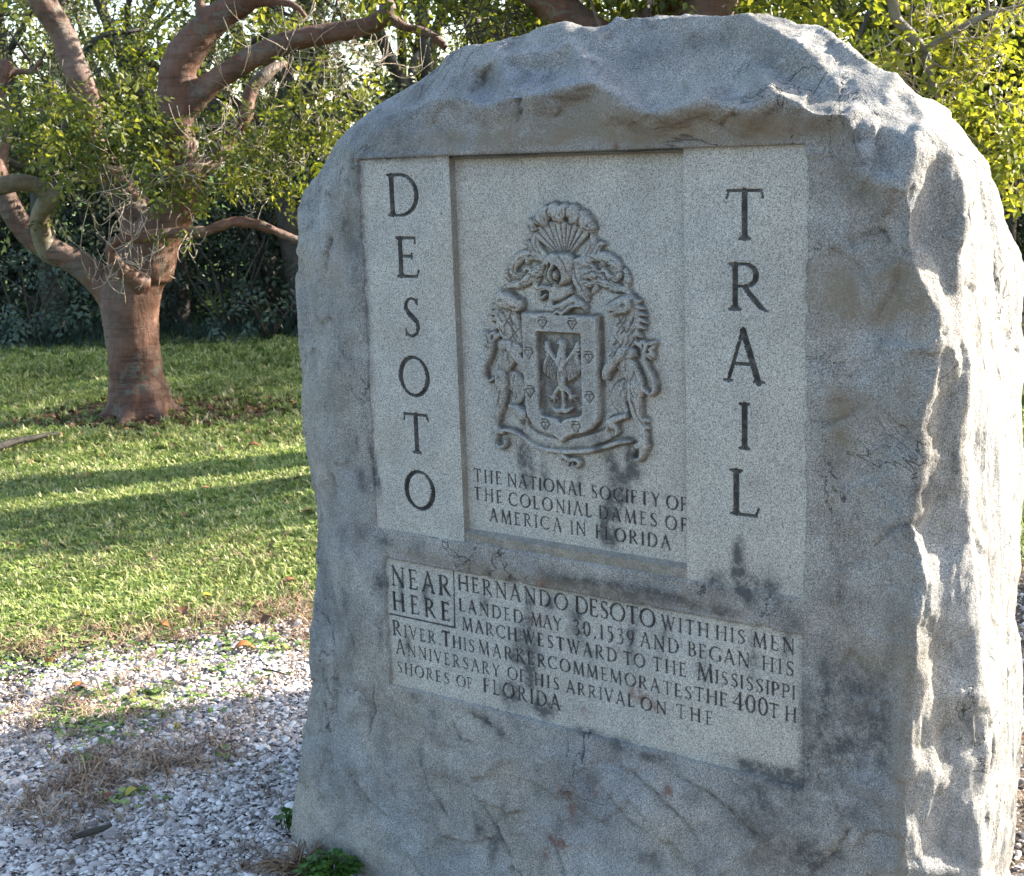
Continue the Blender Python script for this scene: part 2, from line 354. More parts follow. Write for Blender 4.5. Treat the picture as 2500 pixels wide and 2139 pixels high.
# ---- sculpted outline: control points (photo x, y, depth W) on the visible surface
def ctrl():
    pts = []; edges = []; loop = []
    def add(p): pts.append(p); return len(pts) - 1
    def chain(ps, close=False):
        ids = [add(p) for p in ps]; edges.extend(zip(ids[:-1], ids[1:])); return ids
    # silhouette, clockwise from the foot at left
    sil = [(706, 2090, -.06), (712, 2052, -.06), (717, 1973, -.07), (721, 1921, -.08), (738, 1843, -.06), (743, 1800, -.09), (756, 1713, -.08), (762, 1669, -.10),
           (754, 1605, -.08), (763, 1496, -.10), (775, 1400, -.09), (778, 1303, -.10), (770, 1207, -.08), (748, 1086, -.10), (738, 965, -.09), (735, 869, -.10),
           (726, 772, -.08), (723, 676, -.10), (728, 600, -.09), (736, 507, -.12), (748, 473, -.12), (787, 412, -.13), (822, 355, -.14), (850, 318, -.13), (893, 283, -.16), (941, 246, -.17),
           (1009, 203, -.18), (1067, 164, -.20), (1091, 135, -.19), (1134, 116, -.21), (1180, 107, -.20), (1236, 94, -.22), (1294, 82, -.22), (1342, 63, -.21), (1380, 54, -.22), (1414, 63, -.23),
           (1453, 68, -.22), (1520, 48, -.24), (1617, 41, -.23), (1730, 38, -.25), (1817, 36, -.24), (1869, 40, -.26), (1921, 50, -.27), (1947, 61, -.26), (1987, 63, -.28),
           (2017, 85, -.26), (2060, 113, -.28), (2112, 150, -.27), (2139, 165, -.29), (2182, 182, -.28), (2203, 212, -.30), (2234, 227, -.38), (2282, 261, -.42), (2324, 299, -.44),
           (2365, 349, -.46), (2409, 396, -.48), (2434, 447, -.47), (2451, 543, -.50), (2486, 608, -.52), (2497, 645, -.53), (2495, 713, -.52), (2483, 797, -.50), (2496, 853, -.53),
           (2487, 952, -.50), (2483, 1022, -.51), (2489, 1100, -.50), (2497, 1182, -.53), (2486, 1277, -.50), (2491, 1371, -.52), (2474, 1503, -.50), (2488, 1580, -.52), (2494, 1655, -.53),
           (2488, 1770, -.52), (2485, 1868, -.53), (2475, 2010, -.52), (2455, 2123, -.52)]
    loop = chain(sil)
    # foot (below the ground)
    foot = [(1.50, -.12, -.50), (1.46, -.12, -.20), (1.44, -.12, -.02), (1.2, -.12, .03), (.9, -.12, .05), (.6, -.12, .04), (.3, -.12, .03), (.03, -.12, -.05)]
    fp = []
    for U, V, W in foot:
        q = project(FP(U, V, W)); fp.append((q[0], q[1], W))
    ids = [add(p) for p in fp]; edges.extend(zip([loop[-1]] + ids, ids + [loop[0]])); loop = loop + ids
    # boundary between the shaded chamfer and the sunlit flank
    B = chain([(2217, 225, -.17), (2252, 275, -.13), (2295, 321, -.10), (2318, 350, -.09), (2330, 382, -.085), (2342, 425, -.08), (2354, 469, -.08), (2350, 540, -.08), (2334, 630, -.07), (2333, 735, -.06),
               (2347, 825, -.055), (2358, 889, -.05), (2356, 1006, -.055), (2351, 1096, -.06), (2362, 1186, -.07), (2370, 1322, -.08), (2378, 1440, -.09), (2383, 1537, -.10), (2396, 1690, -.11), (2407, 1835, -.12),
               (2393, 1930, -.12), (2385, 2010, -.11), (2388, 2130, -.11)])
    # flank: shallow vertical flutes
    chain([(2288, 290, -.40), (2345, 380, -.30), (2392, 520, -.30), (2400, 640, -.27), (2412, 760, -.28), (2405, 900, -.22), (2415, 1050, -.24), (2420, 1200, -.25), (2428, 1350, -.25), (2422, 1500, -.22), (2440, 1650, -.25), (2446, 1850, -.25), (2432, 2020, -.24)])
    chain([(2400, 430, -.42), (2432, 560, -.43), (2446, 700, -.40), (2452, 830, -.42), (2450, 960, -.38), (2456, 1100, -.40), (2462, 1250, -.42), (2452, 1420, -.38), (2462, 1600, -.41), (2466, 1800, -.42), (2452, 2000, -.40)])
    # arris of the front face, from the top rim down the right side
    A = chain([(1880, 70, -.17), (1930, 92, -.125), (1952, 126, -.10), (2008, 165, -.085), (2047, 200, -.06), (2078, 243, -.045), (2117, 274, -.03), (2147, 304, -.015), (2195, 328, -.005), (2228, 334, -.004),
               (2226, 372, .004), (2212, 460, .010), (2217, 521, .012), (2223, 600, .010), (2236, 654, .012), (2270, 722, .006), (2296, 776, -.002), (2289, 830, .004), (2283, 907, .002), (2256, 974, .012),
               (2240, 1028, .016), (2234, 1096, .014), (2222, 1186, .016), (2216, 1277, .018), (2234, 1344, .012), (2248, 1418, .010), (2232, 1513, .014), (2229, 1608, .014), (2212, 1726, .016), (2210, 1844, .018),
               (2196, 1962, .020), (2200, 2120, .018)])
    for k in A[10:]: x_, y_, w_ = pts[k]; pts[k] = (x_, y_, w_ + .012)
    edges.append((A[9], B[2]))
    # crease in the chamfer
    chain([(2280, 440, -.03), (2270, 560, -.03), (2290, 650, -.035)])
    chain([(2300, 1000, -.030), (2290, 1180, -.022), (2290, 1330, -.045), (2300, 1420, -.028)])
    chain([(2268, 1500, -.01), (2276, 1600, -.045), (2272, 1700, -.02), (2280, 1800, -.05), (2290, 1900, -.03), (2275, 2060, -.05)])
    # upper bevel: ridges between the scallops struck off the top
    R1 = chain([(864, 372, -.012), (912, 333, -.018), (990, 275, -.03), (1062, 241, -.045), (1100, 212, -.05), (1150, 175, -.075), (1221, 140, -.10), (1327, 130, -.11), (1400, 101, -.13), (1434, 72, -.18)])
    R2 = chain([(1062, 247, -.035), (1130, 238, -.012), (1190, 262, .000), (1245, 236, .006), (1303, 236, .006), (1340, 226, .002), (1419, 203, .012), (1453, 205, .012), (1491, 232, .020), (1549, 265, .028), (1590, 277, .026), (1641, 275, .030), (1722, 250, .022),
                (1765, 261, .024), (1835, 269, .028), (1878, 213, .002), (1913, 235, .008), (1960, 261, .016), (1991, 282, .020), (2062, 280, .016), (2078, 320, .016), (2090, 369, .018), (2108, 426, .014), (2150, 446, .016), (2208, 458, .010)])
    R3 = chain([(1088, 372, .010), (1158, 357, .012), (1221, 357, .014), (1250, 330, .014), (1262, 296, .012), (1279, 262, .010)])
    # concave bellies of the scallops
    R2W = {k: None for k in R2}
    for k in R2: x_, y_, w_ = pts[k]; pts[k] = (x_, y_, w_ + .020)
    for p in [(1180, 200, -.085), (1300, 185, -.075), (1380, 165, -.085), (1500, 160, -.085), (1500, 110, -.12), (1580, 200, -.055), (1620, 130, -.12), (1700, 180, -.070), (1760, 120, -.13), (1800, 215, -.048),
              (1840, 150, -.11), (1900, 180, -.060), (1960, 200, -.045), (2010, 235, -.022), (2070, 230, -.045), (2150, 235, -.10), (2100, 190, -.12), (2180, 280, -.07), (2040, 130, -.17),
              (1440, 240, -.012), (1380, 260, -.006), (1350, 300, .000), (1180, 310, -.014), (1110, 300, -.03), (1030, 310, -.018), (960, 340, -.008), (1450, 300, .008), (1540, 320, .010), (1650, 320, .014),
              (1750, 310, .010), (1850, 320, .012), (1950, 330, .006), (2020, 330, .008), (2150, 390, -.004), (2040, 420, .000), (2130, 350, -.006), (980, 375, .004), (1400, 345, .008), (1600, 345, .010), (1800, 350, .008),
              (850, 420, -.03), (800, 450, -.06), (900, 300, -.07), (1000, 240, -.09), (1120, 150, -.13), (1250, 115, -.16), (1650, 80, -.18), (1780, 75, -.19), (1560, 75, -.19), (1700, 225, -.03), (1560, 235, -.02),
              # left margin
              (850, 480, -.01), (855, 700, .006), (830, 600, -.02), (790, 560, -.04), (790, 640, -.05), (840, 730, -.012), (860, 900, .006), (800, 800, -.035), (790, 900, -.03), (820, 1000, -.01), (800, 1100, -.03), (870, 1050, .008),
              (840, 1160, -.012), (890, 1200, .008), (850, 1250, -.02), (830, 1350, -.015), (880, 1400, .004), (820, 1450, -.03), (870, 1550, -.006), (930, 1500, .008), (820, 1620, -.03), (900, 1700, .002), (820, 1780, -.03), (790, 1700, -.05),
              # right margin
              (2010, 520, .006), (2080, 500, .012), (2150, 560, .010), (2080, 640, .004), (2180, 640, .004), (2020, 700, .008), (2120, 700, .014), (2200, 760, .004), (2050, 850, .006), (2180, 860, .016), (2030, 1000, .010), (2080, 960, -.002), (2150, 1000, .012),
              (2200, 1060, .004), (2040, 1150, .006), (2120, 1180, .014), (2010, 1320, .010), (2120, 1330, .006), (2060, 1420, .014), (2180, 1400, .008), (2020, 1500, .010), (2130, 1520, .012), (2080, 1600, .004), (2020, 1700, .014),
              (2140, 1700, .008), (2160, 1850, .012), (2060, 1900, .018), (2100, 1850, .002), (2160, 2000, .012), (2120, 2120, .02),
              # below the inscription
              (960, 1720, .008), (1050, 1700, .004), (1000, 1850, .018), (860, 1900, -.01), (900, 2000, .004), (800, 1930, -.04), (800, 2040, -.02), (950, 2100, .02), (1100, 1780, .014), (1150, 1900, .024), (1080, 1980, .010), (1200, 2080, .03), (1280, 1820, .018),
              (1300, 1950, .010), (1240, 1900, .006), (1400, 1850, .022), (1450, 2000, .028), (1380, 2080, .014), (1560, 1880, .012), (1600, 1980, .024), (1560, 2100, .03), (1700, 1900, .020), (1740, 2000, .008), (1780, 2100, .022),
              (1860, 1920, .016), (1900, 2030, .026), (1960, 1960, .006), (2000, 2080, .022), (1500, 1800, .008)]:
        if p[1] > 440: p = (p[0], p[1], p[2] * (.5 if p[2] > 0 else .8))
        add((p[0], p[1], p[2] - .040) if (p[1] < 245 and p[2] < -.035) else p)
    # the struck-off top leans back less than it rises
    pts = [(x, y, w * (.60 if x < 2100 else .60 + .40 * min(1, (x - 2100) / 80))) if (y < 420 and w < 0) else (x, y, w) for x, y, w in pts]
    OV = {(2060, 113): -.11, (2112, 150): -.105, (2139, 165): -.105, (2182, 182): -.115, (2203, 212): -.115, (2234, 227): -.22, (2282, 261): -.30, (2324, 299): -.38, (2217, 225): -.108, (2252, 275): -.085, (2295, 321): -.075, (2318, 350): -.070, (2330, 382): -.064, (2342, 425): -.060, (2354, 469): -.060,
          (2350, 540): -.058, (2334, 630): -.046, (2333, 735): -.044, (2150, 235): -.060, (2180, 280): -.048, (2070, 230): -.034, (2100, 190): -.068, (2040, 130): -.10, (2288, 290): -.20, (2345, 380): -.20, (2017, 85): -.15, (1987, 63): -.16}
    pts = [(x, y, OV.get((x, y), w)) for x, y, w in pts]
    return pts, edges, loop
def build_body():
    pts, edges, loop = ctrl()
    co = [Vector((p[0], p[1])) for p in pts]
    out = delaunay_2d_cdt(co, edges, [loop], 1, 1e-6, True)
    vs, fs, orig = out[0], out[2], out[3]
    W = np.array([p[2] for p in pts]); P = []
    for k, v in enumerate(vs):
        if orig[k]: q = pts[orig[k][0]]; P.append(face(q[0], q[1], q[2]).tolist() + [q[2]])
        else:   # crossing of two constraint edges
            d = [(v - c).length for c in co]; j = np.argsort(d)[:2]; ww = W[j].mean(); P.append(face(v.x, v.y, ww).tolist() + [ww])
    P = np.array(P)
    inv = {}
    for k, o_ in enumerate(orig):
        for q in o_: inv[q] = k
    lp = [inv[i] for i in loop]
    n0 = len(P); c = P[lp].mean(0)
    # two rings carry the outline round the back
    poly = [(vs[i].x, vs[i].y) for i in lp]
    def inside(x, y):
        r = False
        for (ax, ay), (bx, by) in zip(poly, poly[1:] + poly[:1]):
            if (ay > y) != (by > y) and x < (bx - ax) * (y - ay) / (by - ay) + ax: r = not r
        return r
    faces = [list(f) for f in fs if inside(sum(vs[i].x for i in f) / len(f), sum(vs[i].y for i in f) / len(f))]
    ring = lp; rings = []
    pxl = np.array([project(FP(*P[i])) for i in lp]); pc = pxl.mean(0)
    for sc_, wo_ in ((0.985, -.30), (0.95, -.56), (0.80, -.62)):
        R = P[lp].copy()
        R[:, 0] = c[0] + (R[:, 0] - c[0]) * sc_; R[:, 1] = np.where(R[:, 1] > 0, c[1] + (R[:, 1] - c[1]) * (sc_ * .995 if wo_ > -.5 else sc_ * .98), R[:, 1])
        right = (P[lp][:, 2] < -.33)
        if wo_ == -.30: R[:, 2] = np.where(right, P[lp][:, 2] - .03, np.minimum(-.30, P[lp][:, 2] - .05))
        else: R[:, 2] = wo_ + (R[:, 2] * 0)
        # the back narrows so that its outline stays behind the front's
        for q_ in range(len(lp)):
            if P[lp][q_, 1] < 0: continue
            e_ = pc + (pxl[q_] - pc) * {.985: .975, .95: .93, .80: .72}[sc_]; R[q_, :2] = face(e_[0], e_[1], R[q_, 2])
        idx = list(range(len(P), len(P) + len(R))); P = np.concatenate([P, R])
        m = len(idx)
        for i in range(m):
            j = (i + 1) % m; faces.append([ring[j], ring[i], idx[i], idx[j]])
        ring = idx
    P = np.concatenate([P, [[c[0], c[1], -.63]]]); cc = len(P) - 1
    for i in range(len(ring)): faces.append([ring[(i + 1) % len(ring)], ring[i], cc])
    me = bpy.data.meshes.new('tmp'); Wd = FP(P[:, 0], P[:, 1], P[:, 2])
    me.from_pydata([tuple(p) for p in Wd], [], [tuple(f) for f in faces]); me.update()
    bm = bmesh.new(); bm.from_mesh(me); op = [e for e in bm.edges if e.is_boundary]
    if op: bmesh.ops.holes_fill(bm, edges=op, sides=0)
    bmesh.ops.recalc_face_normals(bm, faces=bm.faces[:]); print('stone shell open edges', len(op), 'non-manifold', sum(not e.is_manifold for e in bm.edges)); bm.to_mesh(me); bm.free()
    o = bpy.data.objects.new('tmp', me); COL.objects.link(o)
    md = o.modifiers.new('r', 'REMESH'); md.mode = 'VOXEL'; md.voxel_size = 0.0058; md.adaptivity = 0.0
    dg = bpy.context.evaluated_depsgraph_get(); ev = o.evaluated_get(dg); em = ev.to_mesh()
    n = len(em.vertices); V = np.empty(n * 3, np.float32); em.vertices.foreach_get('co', V); V = V.reshape(-1, 3).astype(float)
    N = np.empty(n * 3, np.float32); em.vertices.foreach_get('normal', N); N = N.reshape(-1, 3).astype(float)
    F = np.empty(len(em.polygons) * 4, np.int32)
    lt = np.empty(len(em.polygons), np.int32); em.polygons.foreach_get('loop_total', lt)
    assert (lt == 4).all(); em.loops.foreach_get('vertex_index', F); F = F.reshape(-1, 4)
    ev.to_mesh_clear(); bpy.data.objects.remove(o); bpy.data.meshes.remove(me)
    return V, N, F
def uvw(V):
    d = V - P0; return d @ FU, d @ np.array([0, 0, 1.0]) + P0[2], d @ FN
def rect_sd(U, V, r):
    "signed distance to a rectangle, positive inside"
    return np.minimum(np.minimum(U - r[0], r[2] - U), np.minimum(V - r[1], r[3] - V))
def blob(U, V, cu, cv, ru, rv): return np.exp(-((U - cu) / ru) ** 2 - ((V - cv) / rv) ** 2)
STUV = {}
def grime(U, V, W=0):
    "where water and lichen have darkened the stone; a map of stains, plus a shade strip painted under the top ridge"
    P = np.stack([U, V, np.zeros_like(U)], 1)
    Uw = U + 0.02 * fbm(P, 9, 3, 41); s = 0
    for x_, y_, ru, rv, a in [(1268, 1110, .010, .022, .8), (1278, 1150, .014, .035, .9), (1318, 1160, .010, .035, .55), (1470, 1120, .016, .03, .7), (1535, 1130, .014, .035, .9), (1500, 1190, .022, .03, 1.0), (1488, 1250, .018, .035, 1.1), (1482, 1310, .016, .025, .9), (1400, 1190, .01, .03, .35),
                              (1182, 1392, .014, .012, .8), (1010, 1340, .02, .02, .4), (940, 1320, .03, .016, .6), (1350, 1410, .03, .016, .8), (1420, 1425, .05, .018, 1.0), (1500, 1440, .05, .018, 1.0), (1580, 1450, .04, .02, .8), (1640, 1460, .03, .012, .6), (1700, 1480, .05, .012, .6),
                              (1812, 1380, .012, .045, .8), (1820, 1440, .02, .03, .9), (1745, 1430, .03, .03, .6), (1880, 1450, .03, .03, .6), (1920, 1520, .03, .02, .5), (1760, 1490, .03, .01, .8),
                              (1290, 1500, .012, .05, .7), (1285, 1570, .026, .03, 1.0), (1262, 1600, .018, .02, .8), (1295, 1650, .016, .03, .9), (1250, 1695, .022, .03, .9), (1320, 1730, .026, .02, .8), (1400, 1520, .012, .04, .7), (1345, 1480, .012, .02, .5), (1538, 1560, .014, .05, .5), (1240, 1420, .02, .02, .3),
                              (975, 1440, .008, .035, .6), (1035, 1445, .010, .03, .6), (1000, 1580, .010, .03, .5), (1180, 1470, .014, .02, .4), (1430, 1600, .012, .02, .4), (1620, 1560, .010, .04, .35), (1720, 1640, .012, .03, .35), (1830, 1600, .012, .05, .4), (1905, 1590, .008, .03, .6),
                              (905, 1110, .008, .045, .9), (915, 1180, .008, .03, .9), (880, 1170, .02, .03, .6), (870, 1080, .008, .02, .6), (790, 1180, .02, .03, .5), (930, 1430, .015, .03, .7), (880, 1300, .025, .02, .5), (830, 1310, .02, .015, .4), (930, 1530, .010, .04, .6), (820, 1470, .015, .03, .4), (830, 560, .02, .04, .3),
                              (2000, 1620, .014, .05, .38), (1995, 1730, .016, .05, .42), (2020, 1560, .02, .03, .25), (2060, 1450, .03, .05, .5), (2100, 1650, .03, .06, .35), (2180, 1600, .015, .12, .5), (2150, 1800, .02, .05, .5), (2050, 1820, .03, .03, .4),
                              (1010, 1700, .02, .012, .6), (1060, 1740, .015, .012, .5), (1190, 1755, .02, .010, .8), (1225, 1785, .016, .014, .8), (1160, 1740, .01, .012, .6), (1440, 1790, .03, .008, .8), (1520, 1820, .02, .014, .8), (1600, 1850, .04, .012, .8), (1870, 1880, .06, .012, .6), (1930, 1905, .03, .02, .4), (1840, 1940, .03, .02, .35), (1800, 2000, .03, .03, .4),
                              (1040, 1840, .008, .03, .5), (1080, 1960, .01, .02, .5), (1175, 2010, .02, .03, .8), (1210, 2060, .02, .04, .7), (1240, 1970, .012, .03, .6), (960, 2050, .03, .02, .4), (850, 1900, .03, .03, .4), (1330, 1870, .012, .012, .5), (1460, 1900, .02, .02, .4), (1700, 1950, .03, .02, .4), (1600, 2090, .05, .02, .4), (2080, 1980, .03, .04, .4), (1990, 2080, .04, .03, .5),
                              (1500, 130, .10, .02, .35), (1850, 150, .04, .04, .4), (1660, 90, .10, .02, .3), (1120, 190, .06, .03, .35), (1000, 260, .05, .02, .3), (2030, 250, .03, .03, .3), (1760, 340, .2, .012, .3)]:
        cu, cv = STUV.setdefault((x_, y_), face(x_, y_))
        s = s + a * blob(Uw, V, cu, cv, ru, rv)
    s = s + 0.40 * sstep(.05, .5, fbm(P * np.array([1, .6, 1]), 3.3, 4, 77)) * (1 - sstep(0.0, .02, rect_sd(U, V, (.238, .5, 1.207, 1.6))))
    return np.clip(s, 0, 1.1)
def warmth(U, V):  # warm tan tints; under the top ridge they also stand in for shade
    P = np.stack([U, V, np.zeros_like(U)], 1); s = 0
    for cu, cv, ru, rv, a in [(.75, 1.625, .35, .022, .8), (1.15, 1.62, .12, .02, .6), (.49, 1.58, .014, .05, .6), (.478, 1.30, .008, .3, .5), (.975, 1.2, .006, .4, .3), (.70, .78, .30, .012, .7), (.42, .785, .16, .012, .5),
                              (1.30, 1.38, .10, .05, .6), (1.26, 1.30, .05, .05, .4), (1.22, 1.40, .05, .04, .35), (1.36, 1.36, .05, .04, .5), (1.27, 1.10, .02, .08, .45), (1.30, 1.17, .07, .02, .4), (1.40, .3, .016, .4, .8), (1.40, .75, .016, .2, .5),
                              (1.27, 1.55, .06, .04, .4), (.9, .56, .07, .012, .0), (.12, 1.35, .06, .05, .25), (.20, 1.45, .03, .04, .3), (1.02, .80, .05, .02, .4)]:
        s = s + a * blob(U + .015 * fbm(P, 7, 3, 51), V, cu, cv, ru, rv)
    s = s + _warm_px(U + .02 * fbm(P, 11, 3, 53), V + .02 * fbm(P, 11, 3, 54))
    return np.clip(s, 0, 1)
def _warm_px(U, V):  # the row below the top ridge is painted in to deepen its shade
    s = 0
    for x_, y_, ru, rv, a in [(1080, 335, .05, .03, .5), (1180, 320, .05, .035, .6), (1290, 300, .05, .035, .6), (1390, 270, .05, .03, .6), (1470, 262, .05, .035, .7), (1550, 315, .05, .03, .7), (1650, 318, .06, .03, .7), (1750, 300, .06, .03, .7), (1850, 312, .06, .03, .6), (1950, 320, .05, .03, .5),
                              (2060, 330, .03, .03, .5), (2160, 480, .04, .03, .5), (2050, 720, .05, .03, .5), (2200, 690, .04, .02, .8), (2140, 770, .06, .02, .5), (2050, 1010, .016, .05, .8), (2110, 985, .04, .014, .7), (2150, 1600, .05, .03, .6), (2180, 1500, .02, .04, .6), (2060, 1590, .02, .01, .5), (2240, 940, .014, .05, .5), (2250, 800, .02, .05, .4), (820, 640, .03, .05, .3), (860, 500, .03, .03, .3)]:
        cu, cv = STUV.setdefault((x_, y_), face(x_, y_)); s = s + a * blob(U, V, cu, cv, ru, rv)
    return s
def rusty(U, V):
    s = 0
    for x_, y_, ru, rv, a in [(1560, 1700, .030, .018, .9), (1600, 1730, .012, .012, .6), (1510, 1590, .014, .014, .3), (1430, 1740, .02, .012, .6), (1310, 1780, .012, .006, .5), (1315, 1520, .03, .025, .45), (1325, 1425, .010, .012, .9), (1320, 1390, .01, .006, .5), (1400, 1950, .014, .03, 1.0), (1370, 1920, .010, .012, .9), (1375, 1990, .008, .018, .9), (1440, 1890, .008, .008, .9), (1460, 1925, .008, .016, .9), (1405, 2000, .008, .015, .9),
                              (1370, 2050, .028, .012, 1.1), (1340, 2075, .012, .014, 1.0), (1390, 2055, .014, .008, 1.0), (1635, 1925, .012, .014, 1.0), (1640, 1945, .007, .014, .8), (1615, 1955, .006, .006, .6), (1310, 1795, .01, .005, .7), (1515, 358, .008, .008, 1.3), (1545, 374, .014, .003, 1.2), (1300, 382, .004, .003, 1.), (1235, 383, .004, .003, 1.)]:
        cu, cv = STUV.setdefault((x_, y_), face(x_, y_))
        s = s + a * blob(U, V, cu, cv, ru, rv)
    return np.clip(s, 0, 1.2)

def cracks(P):
    "thin recessed seams where slabs have split: (polyline in U, V, depth)"
    return P
SEAMS = [[(.10, .24), (.16, .19), (.22, .17)], [(.50, .27), (.55, .20), (.575, .155), (.62, .145)], [(.66, .25), (.70, .19), (.715, .12), (.74, .03)], [(.60, .15), (.615, .08), (.64, -.02)], [(.20, .47), (.19, .40), (.17, .33)],
         [(.46, .47), (.52, .455), (.56, .44)], [(.81, .37), (.86, .33), (.90, .31)], [(.86, .43), (.92, .40), (.97, .37), (1.0, .33)], [(.96, .45), (1.05, .42), (1.12, .38)], [(1.22, .32), (1.27, .38), (1.30, .44)],
         [(1.33, 1.33), (1.36, 1.38), (1.375, 1.43)], [(1.30, 1.17), (1.25, 1.14), (1.22, 1.14)], [(1.33, .95), (1.37, .99), (1.40, 1.0)], [(1.30, 1.45), (1.335, 1.46), (1.345, 1.44)], [(.655, 1.70), (.652, 1.67), (.64, 1.655)], [(1.04, 1.64), (1.06, 1.63), (1.09, 1.645), (1.10, 1.67)],
         [(1.295, 1.63), (1.30, 1.60), (1.312, 1.56)], [(.42, .44), (.44, .41), (.47, .40)], [(.33, .33), (.35, .27), (.40, .22)], [(1.0, .28), (1.02, .20), (1.05, .12), (1.06, .04)], [(.09, 1.37), (.11, 1.42), (.125, 1.44)], [(.05, 1.27), (.08, 1.255), (.12, 1.27)],
         [(1.10, .18), (1.16, .24), (1.20, .27)], [(.90, .20), (.98, .17), (1.02, .1)], [(.28, .10), (.35, .05), (.40, -.02)]]
def seg_dist(U, V, a, b):
    ax, ay = a; bx, by = b; dx, dy = bx - ax, by - ay; L = dx * dx + dy * dy + 1e-12
    t = np.clip(((U - ax) * dx + (V - ay) * dy) / L, 0, 1)
    px, py = ax + t * dx, ay + t * dy
    side = (dx * (V - ay) - dy * (U - ax)) / math.sqrt(L)
    return np.hypot(U - px, V - py), t, side

def make_body():
    V, N, F = build_body()
    U, Z, W = uvw(V); nW = N @ FN; nU = N @ FU
    front = sstep(.3, .8, nW)
    flank = sstep(.25, .7, nU)
    d = rect_sd(U, Z, (.238, .49, 1.207, 1.598))                       # near the dressed work: calmer
    calm = sstep(-.10, .01, d) * front
    P = V
    up = sstep(1.56, 1.72, Z)
    big = 0.0035 * fbm(P, 6, 4, 3) + 0.0024 * ridged(P, 13, 4, 9)
    b_, cid, off = worley(P + 0.03 * fbm(P, 9, 2, 3)[:, None], 9.0, 4)       # flat facets of broken rock
    tilt = (off * np.stack([cid - .5, np.modf(cid * 7.1)[0] - .5, np.modf(cid * 13.7)[0] - .5], 1)).sum(1)
    b2, cid2, off2 = worley(P + 0.01 * fbm(P, 25, 2, 3)[:, None], 26.0, 14)
    tilt2 = (off2 * np.stack([cid2 - .5, np.modf(cid2 * 7.1)[0] - .5, np.modf(cid2 * 13.7)[0] - .5], 1)).sum(1)
    facet = (tilt * 0.34 + tilt2 * 0.30) * (.6 - .15 * up)
    fine = 0.0013 * fbm(P, 45, 4, 19) + 0.0007 * ridged(P, 80, 3, 29)
    Pf = np.stack([U * 1.0, Z * 0.22, W * 1.0], 1)
    flute = 0.010 * ridged(Pf, 9, 3, 61) + 0.005 * fbm(Pf, 32, 4, 63) - 0.010 * sstep(.5, .8, fbm(Pf, 40, 3, 65))
    disp = (big * (1 - .62 * (1 - up) * front) * (1 - .35 * up) + facet * (1 - .3 * front)) * (1 - .72 * calm) * (1 - .6 * flank) + fine + flute * flank
    # split seams
    sd = 0
    Uq = U + 0.006 * fbm(P, 30, 3, 71); Zq = Z + 0.006 * fbm(P, 30, 3, 72)
    for s in SEAMS:
        for a, b in zip(s[:-1], s[1:]):
            q = (np.abs(Uq - (a[0] + b[0]) / 2) < .12) & (np.abs(Zq - (a[1] + b[1]) / 2) < .12) & (nW > .2)
            if not q.any(): continue
            dd, t, side = seg_dist(Uq[q], Zq[q], a, b)
            e = np.zeros(len(U)); e[q] = -0.0045 * np.exp(-(dd / .0038) ** 2) + 0.0016 * np.exp(-(dd / .030) ** 2) * np.tanh(side / .003)
            sd = sd + e
    disp = disp + sd
    V = V + N * disp[:, None]
    # pocket for the dressed panels: the rough skin steps back behind them with an irregular lip
    U, Z, W = uvw(V)
    wob = 0.006 * fbm(P, 14, 4, 81) + 0.003 * fbm(P, 60, 3, 82)
    d1 = rect_sd(U, Z, CAP) + wob * np.where(Z > 1.55, .25, 1.0); d1 = np.maximum(d1, rect_sd(U, Z, LOW) + wob * .7)
    pk = sstep(0.0, 0.004, d1) * (W > -.10)
    fr = (nW > .3) & (d1 > -.06)
    # just outside the pocket the rock stands within a few mm of the dressed plane
    lip = np.where(Z > 1.58, .012, np.where((Z > .77) & (Z < .85), .003, np.where((Z < .5), .004, .0035)))
    near = sstep(-.05, -.004, d1) * fr
    near = np.where(Z > 1.585, sstep(-.018, -.003, d1) * fr * .7, near)
    W2 = W * (1 - near) + (lip + 0.004 * fbm(P, 22, 4, 91) + .35 * disp) * near
    W3 = W2 * (1 - pk) + (-.040) * pk
    W3 = np.where(fr | (pk > .5), W3, W)
    V = V + (W3 - W)[:, None] * FN
    st = grime(U, Z) * (front * 1.15 + .1)
    # darker along the seams and in the hollows
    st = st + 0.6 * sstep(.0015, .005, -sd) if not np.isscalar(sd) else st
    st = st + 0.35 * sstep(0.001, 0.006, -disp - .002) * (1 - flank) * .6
    lightrim = 0.0 * U
    pale = sstep(.35, .75, flank) * .12 * sstep(-.04, -.10, W) + .25 * sstep(.4, .9, N[:, 2]) * 0  # flank tinted lighter to strengthen its sunlit look
    rs = rusty(U, Z) * front
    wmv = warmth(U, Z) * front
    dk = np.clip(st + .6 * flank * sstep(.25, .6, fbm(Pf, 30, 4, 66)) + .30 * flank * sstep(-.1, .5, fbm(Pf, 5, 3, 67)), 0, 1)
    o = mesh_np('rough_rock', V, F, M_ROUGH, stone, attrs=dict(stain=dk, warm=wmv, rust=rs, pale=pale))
    return o
make_body()
